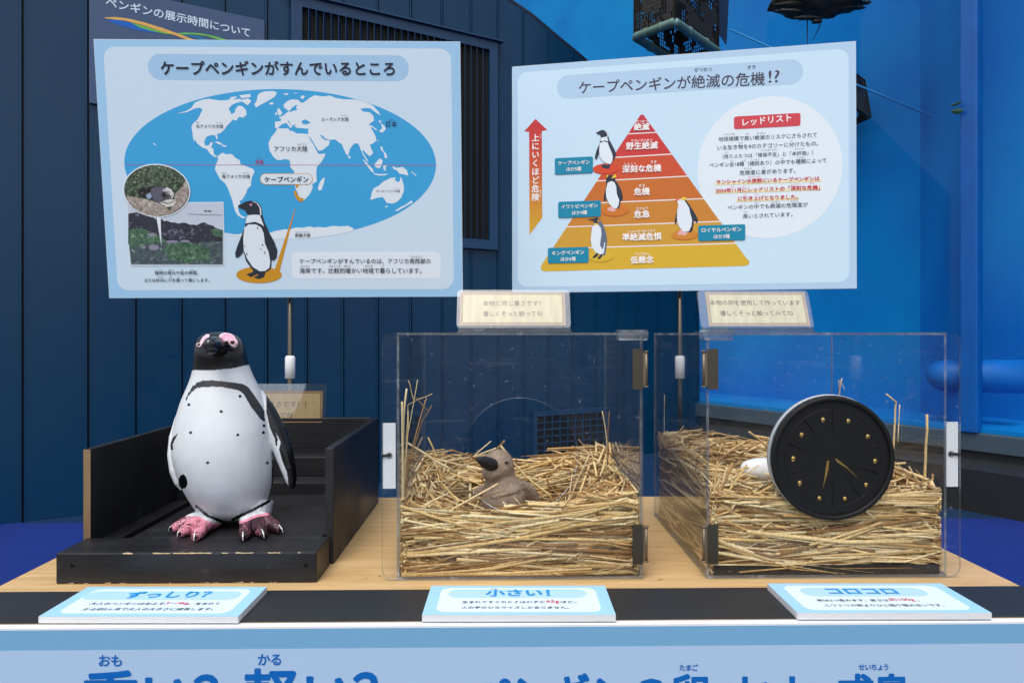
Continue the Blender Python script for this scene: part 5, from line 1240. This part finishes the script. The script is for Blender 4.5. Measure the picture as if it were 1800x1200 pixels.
    # frayed ends that poke up out of the rim
    for i in range(150):
        x, y = rng.uniform(X0, X1), rng.uniform(Y0, Y1)
        if math.hypot(x - cx, y - cy) < 0.13: continue
        a = rng.uniform(0, 6.28); L_ = rng.uniform(0.03, 0.09); up = rng.uniform(0.1, 0.9); z = H(x, y) - 0.006
        e_ = Vector((x + math.cos(a) * L_, y + math.sin(a) * L_, z + up * L_))
        stalk([(x, y, z), (x + math.cos(a) * L_ * .5, y + math.sin(a) * L_ * .5, z + up * L_ * .55), e_], rng.uniform(0.0005, 0.0016), straw_col(rng))
    o = mb.build('straw_nest', M_STRAW, at=((xl + xr) / 2, (CY0 + CY1) / 2, Z0))
    return tag(o, label, 'nest', group)
def sst(a, b, x): t = min(max((x - a) / (b - a), 0), 1); return t * t * (3 - 2 * t)
def hf_c(x, y):
    cx, cy = 0.04, 1.625; dx, dy = (x - cx) / 0.25, (y - cy) / 0.245
    r = (abs(dx) ** 3 + abs(dy) ** 3) ** (1 / 3)
    rim = 0.080 + 0.062 * max(0, -dx) + 0.080 * max(0, dx) + (0.030 * max(0, dy) if dy > 0 else 0.0)
    return 0.036 + sst(0.26, 0.9, r) * (rim - 0.036) + 0.012 * noise.noise(Vector((x * 14, y * 14, 0))) + 0.012 * noise.noise(Vector((x * 7, y * 7, 3)))
def hf_r(x, y):
    cx, cy = 0.665, 1.63; dx, dy = (x - cx) / 0.25, (y - cy) / 0.245
    r = (abs(dx) ** 3 + abs(dy) ** 3) ** (1 / 3)
    rim = 0.160 + 0.048 * max(0, -dx) * (0.7 + 0.3 * dy) + 0.022 * max(0, dx) + (0.018 * max(0, dy) if dy > 0 else 0.02 * dy)
    return 0.128 + sst(0.25, 0.8, r) * (rim - 0.128) + 0.018 * noise.noise(Vector((x * 7, y * 7, 8))) + 0.012 * noise.noise(Vector((x * 14, y * 14, 5)))
nest('loose straw nest heaped round the plush chick in the middle case', None, -0.213, 0.289, hf_c, (0.04, 1.62), 21, 1150, 520, 180, 180)
nest('loose straw nest holding the white egg behind the black hand port', None, 0.4215, 0.919, hf_r, (0.665, 1.63), 22, 1150, 560, 280, 180)
mb = MB(); mb.box((0.436, CY0 + 0.0062, CZ0 + 0.0055), (0.905, CY1 - 0.012, CZ0 + 0.0245))
for i in range(420):
    x, y = random.uniform(0.437, 0.904), CY0 + random.uniform(0.0058, 0.0066); z = CZ0 + 0.0065 + random.uniform(0, 0.017); r = random.uniform(0.0004, 0.0012)
    mb.add([(x - r, y - 0.0008, z), (x + r, y - 0.0008, z + r * 0.4), (x, y - 0.0009, z + r)], [(0, 1, 2)], 1)
tag(mb.build('nest_mat', [mat('black_mat', S(30, 28, 26), rough=0.9, var=0.4, vscale=60, bump=0.8, bscale=150), mat('mat_crumbs', S(110, 100, 84), rough=0.9)], at=(0.67, 1.64, CZ0 + 0.0055)), 'black mat sprinkled with crumbs under the straw of the egg case', 'mat')

def stalks(lst, ox, oy, k, group, lab, xl, xr):
    rng = random.Random(77)
    for pts, r, Y in lst:
        P = [onY(ox + x / k, oy + y / k, Y + 0.004 * i) for i, (x, y) in enumerate(pts)]
        for p in P: p.x = min(max(p.x, xl + 0.009), xr - 0.009); p.y = min(max(p.y, CY0 + 0.009), CY1 - 0.009)
        Q = [P[0]]
        for a, b in zip(P, P[1:]): Q += [a.lerp(b, 0.5) + Vector((rng.gauss(0, .0006), 0, rng.gauss(0, .0006))), b]
        mb = MB(); r *= 1.45; mb.tube(Q, [r * (0.75 + 0.25 * i / len(Q)) for i in range(len(Q))], 6, 0, straw_col(rng), flat=0.7)
        tag(mb.build('straw_stalk', M_STRAW, at=P[-1]), lab, 'straw', group)
stalks([([(143, 148), (147, 300), (146, 500), (150, 900)], 0.0029, 1.412), ([(178, 74), (160, 240), (140, 420), (134, 700)], 0.0026, 1.416), ([(240, 24), (215, 170), (180, 360), (165, 640)], 0.0011, 1.425), ([(188, 28), (204, 90), (226, 152)], 0.0010, 1.424),
        ([(325, 103), (250, 132), (186, 166), (176, 350), (160, 620)], 0.0010, 1.43), ([(290, 130), (240, 300), (188, 480), (170, 740)], 0.0017, 1.44), ([(322, 168), (266, 260), (210, 440), (186, 560)], 0.0012, 1.45), ([(228, 124), (262, 160), (300, 200)], 0.0010, 1.43),
        ([(186, 200), (180, 400), (160, 620), (156, 860)], 0.0014, 1.42)],
       660, 660, 3.245, 'tall straw stalks on the left of the chick case', 'tall thin straw stalk standing up the left wall of the chick case', -0.213, 0.289)
stalks([([(182, 384), (260, 430), (340, 486), (440, 540)], 0.0027, 1.50), ([(428, 420), (500, 445), (578, 474)], 0.0022, 1.60), ([(362, 480), (440, 498), (520, 516)], 0.002, 1.56)], 660, 660, 3.245, 'thick straws lying across the chick nest', 'thick pale straw lying across the rim of the chick nest', -0.213, 0.289)
stalks([([(600, 112), (700, 230), (800, 380), (960, 560), (1240, 780), (1370, 900)], 0.0036, 1.68), ([(655, 35), (600, 105), (536, 172)], 0.0028, 1.70)], 810, 770, 8.57, 'thick straws lying across the chick nest', 'thick pale straw lying across the rim of the chick nest', -0.213, 0.289)
stalks([([(886, 494), (898, 560), (906, 640), (900, 740)], 0.0014, 1.58), ([(914, 494), (908, 580), (906, 700)], 0.0012, 1.58), ([(835, 664), (790, 760), (740, 890)], 0.0022, 1.55)], 660, 500, 2.2222, 'straw stalks standing on the right of the chick case', 'slim straw stalk standing up in the right part of the chick case', -0.213, 0.289)
stalks([([(166, 378), (240, 418), (322, 456), (386, 580), (404, 700), (412, 800)], 0.002, 1.56), ([(478, 480), (446, 640), (446, 800), (458, 960), (466, 1060)], 0.0028, 1.45), ([(322, 430), (352, 520), (388, 620)], 0.0012, 1.55), ([(412, 810), (430, 940), (444, 1050)], 0.002, 1.46), ([(466, 800), (462, 920), (452, 1060)], 0.0022, 1.45), ([(280, 742), (350, 850), (440, 990)], 0.0016, 1.44), ([(290, 716), (270, 764), (254, 790)], 0.0036, 1.6)],
       1500, 560, 2.857, 'straw stalks standing on the right of the egg case', 'bent straw stalk standing up in the right part of the egg case', 0.4215, 0.919)
stalks([([(66, 430), (60, 520), (84, 590), (112, 644)], 0.0012, 1.80), ([(50, 630), (100, 596), (164, 566)], 0.0018, 1.74), ([(164, 568), (300, 582), (400, 610), (520, 662)], 0.0016, 1.62), ([(160, 552), (120, 600), (130, 680), (180, 760)], 0.0017, 1.7), ([(414, 574), (450, 600), (490, 640)], 0.003, 1.72), ([(778, 366), (770, 400), (766, 446)], 0.0014, 1.66), ([(766, 372), (768, 410)], 0.0008, 1.66), ([(790, 410), (780, 390), (770, 376)], 0.0006, 1.66),
        ([(526, 790), (500, 900), (436, 1100)], 0.0023, 1.408), ([(524, 772), (400, 842), (270, 896)], 0.0024, 1.405)],
       1130, 500, 2.2222, 'loose straws on the left of the egg case', 'loose bent straw sticking out of the heap in the left part of the egg case', 0.4215, 0.919)

rng = random.Random(31)
for px, py in ((668, 1012), (706, 1026), (1142, 1004), (1160, 1018), (640, 1016), (1212, 1026), (1188, 990)):
    p = onZ(px, py, TZ + 0.0012); a = rng.uniform(0, 3.1); L_ = rng.uniform(0.006, 0.02); d = Vector((math.cos(a), math.sin(a), 0)) * L_ / 2
    mb = MB(); mb.tube([p - d, p + Vector((0, 0, 0.0008)), p + d], 0.0006, 5, 0, straw_col(rng)); tag(mb.build('straw_bit', M_STRAW, at=p), 'tiny fallen bit of straw on the wood beside a clear case', 'straw', 'bits of straw fallen on the table')
# egg
eg = MB(); ec = onY(1344, 827, 1.55)
prof_ = []
for i in range(25):
    t = i / 24; u = math.cos(math.pi * (1 - t)); prof_.append((u * 0.058, max(0.0, 0.0290 * math.sqrt(max(0, 1 - u * u)) * (1 + 0.10 * u))))
eg.lathe(ec, (1, 0.12, -0.16), prof_, 36)
tag(eg.build('egg', mat('egg_shell', S(240, 241, 240), rough=0.45, spec=0.4, var=0.05, vscale=30, bump=0.1, bscale=300), at=ec), 'smooth white egg lying in the straw left of the black hand port', 'egg')

# ================================================================== PENGUIN STATUE
def remesh(mb, vox, smooth_it, fac=0.5):
    me = bpy.data.meshes.new('tmp'); me.from_pydata(mb.v, [], mb.f)
    o = bpy.data.objects.new('tmp', me); COL.objects.link(o)
    r = o.modifiers.new('r', 'REMESH'); r.mode = 'VOXEL'; r.voxel_size = vox
    s = o.modifiers.new('s', 'SMOOTH'); s.factor = fac; s.iterations = smooth_it
    bpy.context.view_layer.update()
    out = bpy.data.meshes.new_from_object(o.evaluated_get(bpy.context.evaluated_depsgraph_get()))
    V = [v.co.copy() for v in out.vertices]; Nn = [v.normal.copy() for v in out.vertices]; Fc = [tuple(p.vertices) for p in out.polygons]
    bpy.data.objects.remove(o); bpy.data.meshes.remove(me); bpy.data.meshes.remove(out)
    return V, Nn, Fc
PY = 1.60; FZ = TZ + 0.0622
pg = empty('penguin_statue', (onY(400, 800, PY).x, PY, FZ), 'life size glossy painted penguin statue standing in the black tray', 'statue')
rings = [(583.5, 378, 389, 1.0, 0), (585, 368, 399, 1.0, 0), (588, 359, 410, 1.0, 0), (593, 353, 418, 1.05, -.002), (600, 349, 424, 1.05, -.003), (612, 346.5, 429, 1.05, -.004), (625, 345.5, 432, 1.04, -.004), (638, 344, 434.5, 1.0, -.002), (650, 342, 438, .98, 0), (664, 338.5, 444, .96, 0), (680, 332.5, 452, .94, 0), (700, 325, 461, .93, -.002), (720, 319.5, 468, .93, -.004), (745, 315, 474, .94, -.007), (770, 313, 477.5, .95, -.010), (795, 313.5, 479.5, .95, -.012), (820, 319, 480.5, .95, -.012), (845, 327.5, 479.5, .95, -.010), (865, 335.5, 475.5, .95, -.006), (882, 343, 470, .92, -.002), (895, 350.5, 464, .88, 0), (904, 360, 456, .82, .004), (909, 373, 446, .75, .006), (912, 392, 428, .55, .008)]
def crom(a, b, c, d, t):
    return tuple(0.5 * (2 * q + (r_ - p) * t + (2 * p - 5 * q + 4 * r_ - w) * t * t + (3 * q - p - 3 * r_ + w) * t ** 3) for p, q, r_, w in zip(a, b, c, d))
fine = []
for i in range(len(rings) - 1):
    a, b, c, d = rings[max(i - 1, 0)], rings[i], rings[i + 1], rings[min(i + 2, len(rings) - 1)]
    fine += [crom(a, b, c, d, t / 5) for t in range(5)]
rings = fine + [rings[-1]]
mb = MB(); vs = []; NR = 64
for py, xl, xr, k, yo in rings:
    a, b = onY(xl, py, PY), onY(xr, py, PY); cx, rx = (a.x + b.x) / 2, (b.x - a.x) / 2
    for j in range(NR):
        q = 2 * math.pi * j / NR
        vs.append((cx + rx * math.cos(q), PY + yo + rx * k * math.sin(q), a.z))
fs = []
for i in range(len(rings) - 1):
    for j in range(NR): fs.append((i * NR + j, (i + 1) * NR + j, (i + 1) * NR + (j + 1) % NR, i * NR + (j + 1) % NR))
fs.append(tuple(range(NR))); fs.append(tuple((len(rings) - 1) * NR + j for j in reversed(range(NR))))
mb.add(vs, fs)
pp = lambda pts, Y: [onY(x, y, Y) for x, y in pts]
# flippers
def flipper(pts, hw, thick, Y):
    P = [onY(x, y, Y + dy) for (x, y), dy in pts]; k = len(P); n_ = 14; vs = []
    for i, p in enumerate(P):
        t = (P[min(i + 1, k - 1)] - P[max(i - 1, 0)]).normalized(); w_ = Vector((0, 1, 0)).cross(t).normalized(); d_ = t.cross(w_)
        for j in range(n_):
            q = 2 * math.pi * j / n_; vs.append(p + w_ * math.cos(q) * hw[i] * 0.00133 + d_ * math.sin(q) * thick[i])
    fs = []
    for i in range(k - 1):
        for j in range(n_): fs.append((i * n_ + j, i * n_ + (j + 1) % n_, (i + 1) * n_ + (j + 1) % n_, (i + 1) * n_ + j))
    fs.append(tuple(range(n_ - 1, -1, -1))); fs.append(tuple((k - 1) * n_ + j for j in range(n_)))
    mb.add(vs, fs)
flipper([((331, 708), 0.014), ((318, 738), 0.006), ((309.5, 770), -.004), ((307, 800), -.014), ((311, 828), -.022), ((317, 847), -.026), ((322, 860), -.028)], [9, 10, 10, 9, 10, 9, 4], [.016, .02, .024, .025, .022, .016, .007], PY)
flipper([((452, 690), 0.02), ((470, 722), 0.012), ((485, 756), 0.006), ((498, 792), 0), ((507.5, 824), -.004), ((512.5, 846), -.006), ((515, 859), -.008)], [10, 14, 17, 16.5, 13, 9, 3], [.018, .022, .024, .022, .018, .013, .006], PY)
# beak
bk = [onY(390, 607, 1.55), onY(379, 606, 1.522), onY(370.5, 604.5, 1.496), onY(367, 604.5, 1.478), onY(365.5, 607, 1.470)]
mb.tube(bk, [0.020, 0.0145, 0.0120, 0.0105, 0.005], 20, up=Vector((0, 0, 1)), flat=1.05)
mb.tube([onY(385, 618, 1.545), onY(374, 616, 1.512), onY(368, 615, 1.486)], [0.0125, 0.0098, 0.0078], 14)
# brow ridges
mb.tube(pp([(396, 596), (408, 599), (418, 605)], 1.548), [0.008, 0.009, 0.006], 10)
# legs and feet
feet_px = [[(377, 912), (366, 921), [((302.5, 929), (333, 921)), ((316, 938), (340, 925)), ((343, 945), (358, 930))]], [(444, 908), (444, 917), [((428, 944.5), (437, 926)), ((463, 940), (455, 924)), ((494, 931.5), (470, 920))]]]
claws = []
for ank, mid, toes in feet_px:
    a = onY(*ank, 1.585); a0 = a + Vector((0, 0.01, 0.035)); h = onZ(mid[0], mid[1], FZ + 0.016); heel = Vector((a.x, 1.60, FZ + 0.016))
    mb.tube([a0, a, Vector((a.x, 1.585, FZ + 0.02))], [0.044, 0.040, 0.036], 18)
    base = Vector((a.x, 1.575, FZ + 0.019))
    tips = []
    for tip, mt in toes:
        t = onZ(tip[0], tip[1], FZ + 0.009); m_ = base.lerp(t, 0.55) + Vector((0, 0, 0.007))
        mb.tube([base, m_, base.lerp(t, 0.85) + Vector((0, 0, 0.002)), t], [0.026, 0.0165, 0.0125, 0.0085], 12)
        tips.append(t); claws.append((base, t))
    for u, v in zip(tips, tips[1:]):   # webbing
        w1, w2 = base.lerp(u, 0.82), base.lerp(v, 0.82)
        q = [base + Vector((0, 0, -0.004)), w1, (w1 + w2) / 2 + (base - (w1 + w2) / 2) * 0.12, w2]
        lo = [p + Vector((0, 0, -p.z + FZ + 0.0012)) for p in q]
        mb.add([p + Vector((0, 0, 0.004)) for p in q] + lo, [(0, 1, 2, 3), (7, 6, 5, 4), (0, 4, 5, 1), (1, 5, 6, 2), (2, 6, 7, 3), (3, 7, 4, 0)])
V, Nn, Fc = remesh(mb, 0.0014, 8)
for v in V: v.z = max(v.z, FZ + 0.0004)
z5 = lambda p: cr(p, 270, 570, 5); z24 = lambda p: cr(p, 90, 560, 2.4); z8 = lambda p: cr(p, 290, 880, 8)
HB = z5([(300, 408), (375, 400), (480, 405), (600, 396), (700, 386), (820, 358), (900, 340)])
PINK1 = z5([(570, 130), (578, 100), (600, 80), (630, 67), (672, 76), (706, 100), (735, 140), (743, 170), (730, 195), (706, 202), (680, 192), (662, 172), (655, 150), (640, 143), (622, 148), (614, 166), (590, 166), (576, 150)])
PINK2 = z5([(492, 88), (482, 118), (474, 142), (440, 156), (424, 172), (408, 196), (396, 192), (408, 150), (432, 112), (466, 86)])
BAND = z5([(280, 660), (296, 618), (318, 580), (340, 545), (380, 510), (440, 492), (520, 490), (600, 498), (700, 510), (790, 525), (832, 550), (884, 620), (932, 690), (972, 760), (980, 852), (962, 852), (935, 828), (900, 780), (860, 730), (820, 660), (790, 610), (750, 580), (680, 565), (600, 550), (520, 548), (440, 550), (380, 560), (345, 585), (308, 626), (288, 668)])
RFL = z24([(868, 290), (882, 330), (908, 400), (938, 460), (968, 520), (961, 552), (975, 600), (995, 650), (1003, 718), (1060, 740), (1060, 500), (960, 380), (890, 290)])
RST = z5([(993, 780), (1008, 786), (1040, 880), (1075, 950), (1092, 1010), (1087, 1064), (1070, 1062), (1068, 1010), (1042, 955), (1020, 900)])
LST = z5([(217, 955), (188, 1010), (168, 1050), (172, 1105), (150, 1102), (146, 1050), (172, 990)])
LTP = z24([(536, 690), (538, 672), (546, 660), (558, 655), (568, 664), (574, 682), (575, 700), (566, 714), (550, 718), (540, 708)])
FLK = [z24([(938, 600), (936, 700), (920, 768), (850, 806), (766, 846)]), z24([(612, 790), (660, 830), (720, 855), (745, 858)])]
FTL = z8([(480, 215), (560, 265), (680, 310), (830, 328)]); FTR = z8([(1000, 302), (1120, 265), (1250, 205), (1380, 176), (1470, 160)])
DOTS = [(422, 696), (389, 723), (335, 760), (418, 764), (464, 748), (463, 760), (365, 813), (470, 813), (332, 711)]
def below(x, y, P):
    for (ax, ay), (bx, by) in zip(P, P[1:]):
        if ax <= x <= bx: return y > ay + (by - ay) * (x - ax) / (bx - ax)
    return y > (P[0][1] if x < P[0][0] else P[-1][1])
cWH, cBK, cPK = S(211, 216, 220), S(14, 15, 18), S(232, 164, 186)
cols = []
for v, nn in zip(V, Nn):
    x, y = topx(v); j = noise.noise(Vector((v.x * 420, v.z * 90, v.y * 200))); y2 = y + 1.3 * j; x2 = x + 1.2 * j
    c, al = cWH, 0.0
    front = nn.dot((EYE - v).normalized()) > 0.02
    if v.y > PY + 0.045 and y < 905: c = cBK
    if y < 660 and not below(x, y + 0.5 * j, HB):
        c = cBK
        if front:
            for P in (PINK1, PINK2):
                if inpoly(x, y, P):
                    e = min(1, dline(x, y, P + P[:1]) / 3.5); c = lerp(S(246, 232, 236), cPK, 0.2 + 0.8 * e)
    elif front and v.y < PY + 0.06:
        infl = x > 468 and y > 690 and inpoly(x, y, RFL)
        if infl: c = cBK
        elif inpoly(x2, y2, BAND): c = lerp(cBK, cWH, 0.015 + 0.08 * abs(noise.noise(Vector((v.x * 900, 0, v.z * 250)))))
        elif inpoly(x, y, RST) or inpoly(x, y, LST) or inpoly(x, y, LTP): c = cBK
        elif min(dline(x, y, FLK[0]), dline(x, y, FLK[1])) < 2.6 + 0.8 * j: c = cBK
        else:
            for q in DOTS:
                if math.hypot(x - q[0], y - q[1]) < 2.7: c = cBK
    if y > 899 and v.z < FZ + 0.055 and ((x < 408 and below(x, y, FTL)) or (x >= 408 and below(x, y, FTR))):
        c = S(222, 140, 160); al = 0.42 if x < 408 else 0.62
        if dline(x, y, FTL if x < 408 else FTR) < 4.0: al = 0.05
    cols.append((*c, al))
m, n, l, b = new_mat('statue_paint')
a_ = n.new('ShaderNodeAttribute'); a_.attribute_name = 'paint'
tc = n.new('ShaderNodeTexCoord'); vo = n.new('ShaderNodeTexNoise'); vo.inputs['Scale'].default_value = 330; vo.inputs['Detail'].default_value = 3
l.new(tc.outputs['Object'], vo.inputs['Vector'])
n2 = n.new('ShaderNodeTexNoise'); n2.inputs['Scale'].default_value = 45; l.new(tc.outputs['Object'], n2.inputs['Vector'])
ad = n.new('ShaderNodeMath'); ad.operation = 'MULTIPLY_ADD'; ad.inputs[1].default_value = 0.55; l.new(n2.outputs[0], ad.inputs[0]); l.new(vo.outputs[0], ad.inputs[2])
sb = n.new('ShaderNodeMath'); sb.operation = 'SUBTRACT'; l.new(ad.outputs[0], sb.inputs[0]); 
iv = n.new('ShaderNodeMath'); iv.operation = 'SUBTRACT'; iv.inputs[0].default_value = 1.23; l.new(a_.outputs['Alpha'], iv.inputs[1]); l.new(iv.outputs[0], sb.inputs[1])
mr = n.new('ShaderNodeMapRange'); mr.inputs[1].default_value = -0.03; mr.inputs[2].default_value = 0.05; l.new(sb.outputs[0], mr.inputs[0])
n3 = n.new('ShaderNodeTexNoise'); n3.inputs['Scale'].default_value = 14; n3.inputs['Detail'].default_value = 6; l.new(tc.outputs['Object'], n3.inputs['Vector'])
m3 = n.new('ShaderNodeMapRange'); m3.inputs[1].default_value = 0.3; m3.inputs[2].default_value = 0.7; m3.inputs[3].default_value = 0.9; m3.inputs[4].default_value = 1.0; l.new(n3.outputs[0], m3.inputs[0])
mu = n.new('ShaderNodeMix'); mu.data_type = 'RGBA'; mu.blend_type = 'MULTIPLY'; mu.inputs[0].default_value = 1; l.new(a_.outputs['Color'], mu.inputs[6]); l.new(m3.outputs[0], mu.inputs[7])
mx = n.new('ShaderNodeMix'); mx.data_type = 'RGBA'; mx.inputs[7].default_value = (*S(52, 30, 38), 1); l.new(mr.outputs[0], mx.inputs[0]); l.new(mu.outputs[2], mx.inputs[6])
l.new(mx.outputs[2], b.inputs['Base Color']); b.inputs['Specular IOR Level'].default_value = 0.45
bw = n.new('ShaderNodeRGBToBW'); l.new(a_.outputs['Color'], bw.inputs[0]); rr_n = n.new('ShaderNodeMapRange'); rr_n.inputs[2].default_value = 0.4; rr_n.inputs[3].default_value = 0.25; rr_n.inputs[4].default_value = 0.44
l.new(bw.outputs[0], rr_n.inputs[0]); l.new(rr_n.outputs[0], b.inputs['Roughness'])
nb = n.new('ShaderNodeTexNoise'); nb.inputs['Scale'].default_value = 55; nb.inputs['Detail'].default_value = 6; l.new(tc.outputs['Object'], nb.inputs['Vector'])
bp3 = n.new('ShaderNodeBump'); bp3.inputs['Strength'].default_value = 0.35; bp3.inputs['Distance'].default_value = 0.003; l.new(nb.outputs[0], bp3.inputs['Height']); l.new(bp3.outputs[0], b.inputs['Normal'])
mb = MB(); mb.add(V, Fc, 0, cols, True); body = mb.build('body', m, pg)
def hit(px, py):
    """first point of the statue surface along a pixel's ray"""
    d = ray(px, py).normalized(); best = None
    for v in V:
        w_ = v - EYE; t = w_.dot(d)
        if (w_ - d * t).length < 0.0016 and (best is None or t < best): best = t
    return EYE + d * (best or 1.55)
M_BEAK = mat('beak_gloss', S(38, 40, 44), rough=0.14, spec=0.7, var=0.3, vscale=120)
mb = MB(); mb.tube([onY(383, 604, 1.522), onY(376, 603.5, 1.505), onY(370, 603.5, 1.487), onY(367, 605, 1.474), onY(365.8, 608, 1.467)], [0.0150, 0.0152, 0.0140, 0.0122, 0.0060], 24); mb.build('upper_beak', M_BEAK, pg)
mb = MB(); mb.tube([onY(380, 614.5, 1.518), onY(373, 614.8, 1.498), onY(368, 614.6, 1.482), onY(366.4, 613.8, 1.476)], [0.0105, 0.0104, 0.0088, 0.0045], 20); mb.build('lower_beak', M_BEAK, pg)
M_EYE = mat('eye_black', S(14, 12, 14), rough=0.12)
for (px, py), r in (((408.8, 602), 0.0044), ((350, 606), 0.0030)):
    p = hit(px, py); mb = MB(); blob(mb, p + Vector((0, 0.001, 0)), r, r * 0.6, r * 0.85, 0, 1, 18, 10); mb.build('eye', M_EYE, pg)
    mb = MB(); 
    d = (EYE - p).normalized(); sd_ = d.cross(Vector((0, 0, 1))).normalized(); up_ = sd_.cross(d)
    ringp = [p + d * 0.0004 + (sd_ * math.cos(a) * 1.55 + up_ * math.sin(a) * 1.25) * r for a in [2 * math.pi * i / 24 for i in range(25)]]
    mb.tube(ringp, 0.0011, 6, cap=False); mb.build('eyelid', mat('eyelid_pink', S(246, 214, 222), rough=0.4), pg)
gape = [hit(*p) for p in z5([(436, 206), (470, 204), (520, 203), (570, 204), (620, 206), (670, 214), (705, 232)])]
mb = MB(); mb.tube([p + (p - EYE).normalized() * 0.0001 for p in gape], 0.0013, 6); mb.build('gape_line', mat('gape_dark', S(8, 8, 9), rough=0.6), pg)
M_CLAW = [mat('claw_black', S(20, 20, 22), rough=0.3), mat('claw_white', S(226, 226, 224), rough=0.3)]
for base, t in claws:
    d = (t - base); d.z = 0; d.normalize(); sd_ = Vector((-d.y, d.x, 0))
    p0 = t - d * 0.017 + Vector((0, 0, 0.0075)); p1 = t - d * 0.005 + Vector((0, 0, 0.0068)); p2 = t + d * 0.0035 + Vector((0, 0, 0.001)); p3 = t + d * 0.0060 + Vector((0, 0, -0.0045))
    mb = MB(); mb.tube([p0, p1, p2, p3], [0.0042, 0.0050, 0.0036, 0.0012], 10, 0)
    mb.tube([p0.lerp(p1, 0.6) + Vector((0, 0, 0.0035)) - sd_ * 0.001, p1 + Vector((0, 0, 0.0040)) - sd_ * 0.0016, p2 + Vector((0, 0, 0.0024)) + d * 0.0008 - sd_ * 0.0006, p3 + d * 0.0008], [0.0005, 0.0014, 0.0018, 0.0010], 8, 1)
    mb.build('claw', M_CLAW, pg)

# ================================================================== PLUSH CHICK
CYc = 1.60
k6 = lambda x, y, Y=CYc: onY(810 + x / 8.57, 770 + y / 8.57, Y)
u6 = CYc / F / 8.57            # metres per pixel of that crop
ck = empty('plush_chick', k6(620, 1060), 'greyish brown plush penguin chick with a black beak sitting in the straw nest', 'plush toy')
mb = MB()
blob(mb, k6(640, 930), 330 * u6, 300 * u6, 320 * u6, 0.03, 2, seed=1)
blob(mb, k6(560, 410, CYc - 0.008), 232 * u6, 230 * u6, 240 * u6, 0.02, 2, seed=2)
blob(mb, k6(480, 500, CYc - 0.025), 160 * u6, 150 * u6, 130 * u6, 0.0, 2, seed=2)
mb.tube([k6(575, 480), k6(590, 580), k6(610, 700), k6(630, 800)], [225 * u6, 222 * u6, 262 * u6, 310 * u6], 24)
for P, hw_, th_ in (([(820, 670), (920, 700), (1000, 800), (1020, 920), (1030, 990)], [40, 85, 110, 85, 40], 0.011), ([(860, 700), (980, 720), (1080, 810), (1140, 920), (1150, 980)], [40, 60, 70, 55, 25], 0.010), ([(420, 760), (330, 770), (250, 820), (200, 880)], [50, 75, 65, 30], 0.010)):
    pts = [k6(x, y, CYc - 0.012 + 0.012 * i) for i, (x, y) in enumerate(P)]
    mb.tube(pts, [h_ * u6 for h_ in hw_], 12, flat=0.55, up=Vector((0, 1, 0)))
V2, N2, F2 = remesh(mb, 0.0022, 8)
rng = random.Random(4); cF = S(182, 162, 143); vv = []; cc = []
for v, nn in zip(V2, N2):
    q = noise.noise(v * 260) * 0.0009 + noise.noise(v * 90) * 0.0008
    vv.append(v + nn * q); k_ = 0.86 + 0.22 * noise.noise(v * 55) + 0.1 * noise.noise(v * 300); cc.append(tuple(c * k_ for c in cF))
mb = MB(); mb.add(vv, F2, 0, cc, True)
for i in range(22000):   # pile of the plush
    j = rng.randrange(len(vv)); v, nn = vv[j], N2[j]
    d = (nn + Vector((rng.gauss(0, .5), rng.gauss(0, .5), rng.gauss(-0.3, .5)))).normalized() * rng.uniform(0.0018, 0.0052)
    sd_ = d.cross(Vector((rng.random(), rng.random(), rng.random()))).normalized() * 0.00018
    k_ = rng.uniform(0.85, 1.35); mb.add([v - sd_, v + sd_, v + d], [(0, 1, 2)], 0, tuple(c * k_ for c in cc[j]))
M_PLUSH = attr_mat('plush_fur', rough=0.95, spec=0.1, grain=0.25, gscale=420, bump=0.5, bscale=500)
mb.build('body', M_PLUSH, ck)
mb = MB(); tipp = k6(246, 310, CYc - 0.075); b0 = k6(448, 392, CYc - 0.042)
b1 = b0.lerp(tipp, 0.45)
mb.tube([b0 + (b0 - tipp) * 0.25, b0, b1, b0.lerp(tipp, 0.8), tipp, tipp + (tipp - b0) * 0.03], [92 * u6, 98 * u6, 84 * u6, 50 * u6, 30 * u6, 8 * u6], 20)
mb.build('beak', mat('beak_black', S(26, 28, 34), rough=0.6, var=0.2, vscale=200, bump=0.2, bscale=400), ck)
p = k6(686, 366, CYc - 0.032)
for px_, py_ in ((686, 366),):
    d0 = ray(810 + px_ / 8.57, 770 + py_ / 8.57).normalized(); bt = min(((v - EYE).dot(d0) for v in vv if ((v - EYE) - d0 * (v - EYE).dot(d0)).length < 0.003), default=1.58)
    p = EYE + d0 * bt
    mb = MB(); blob(mb, p, 30 * u6, 14 * u6, 20 * u6, 0, 1, 14, 8); mb.build('eye', M_EYE, ck)
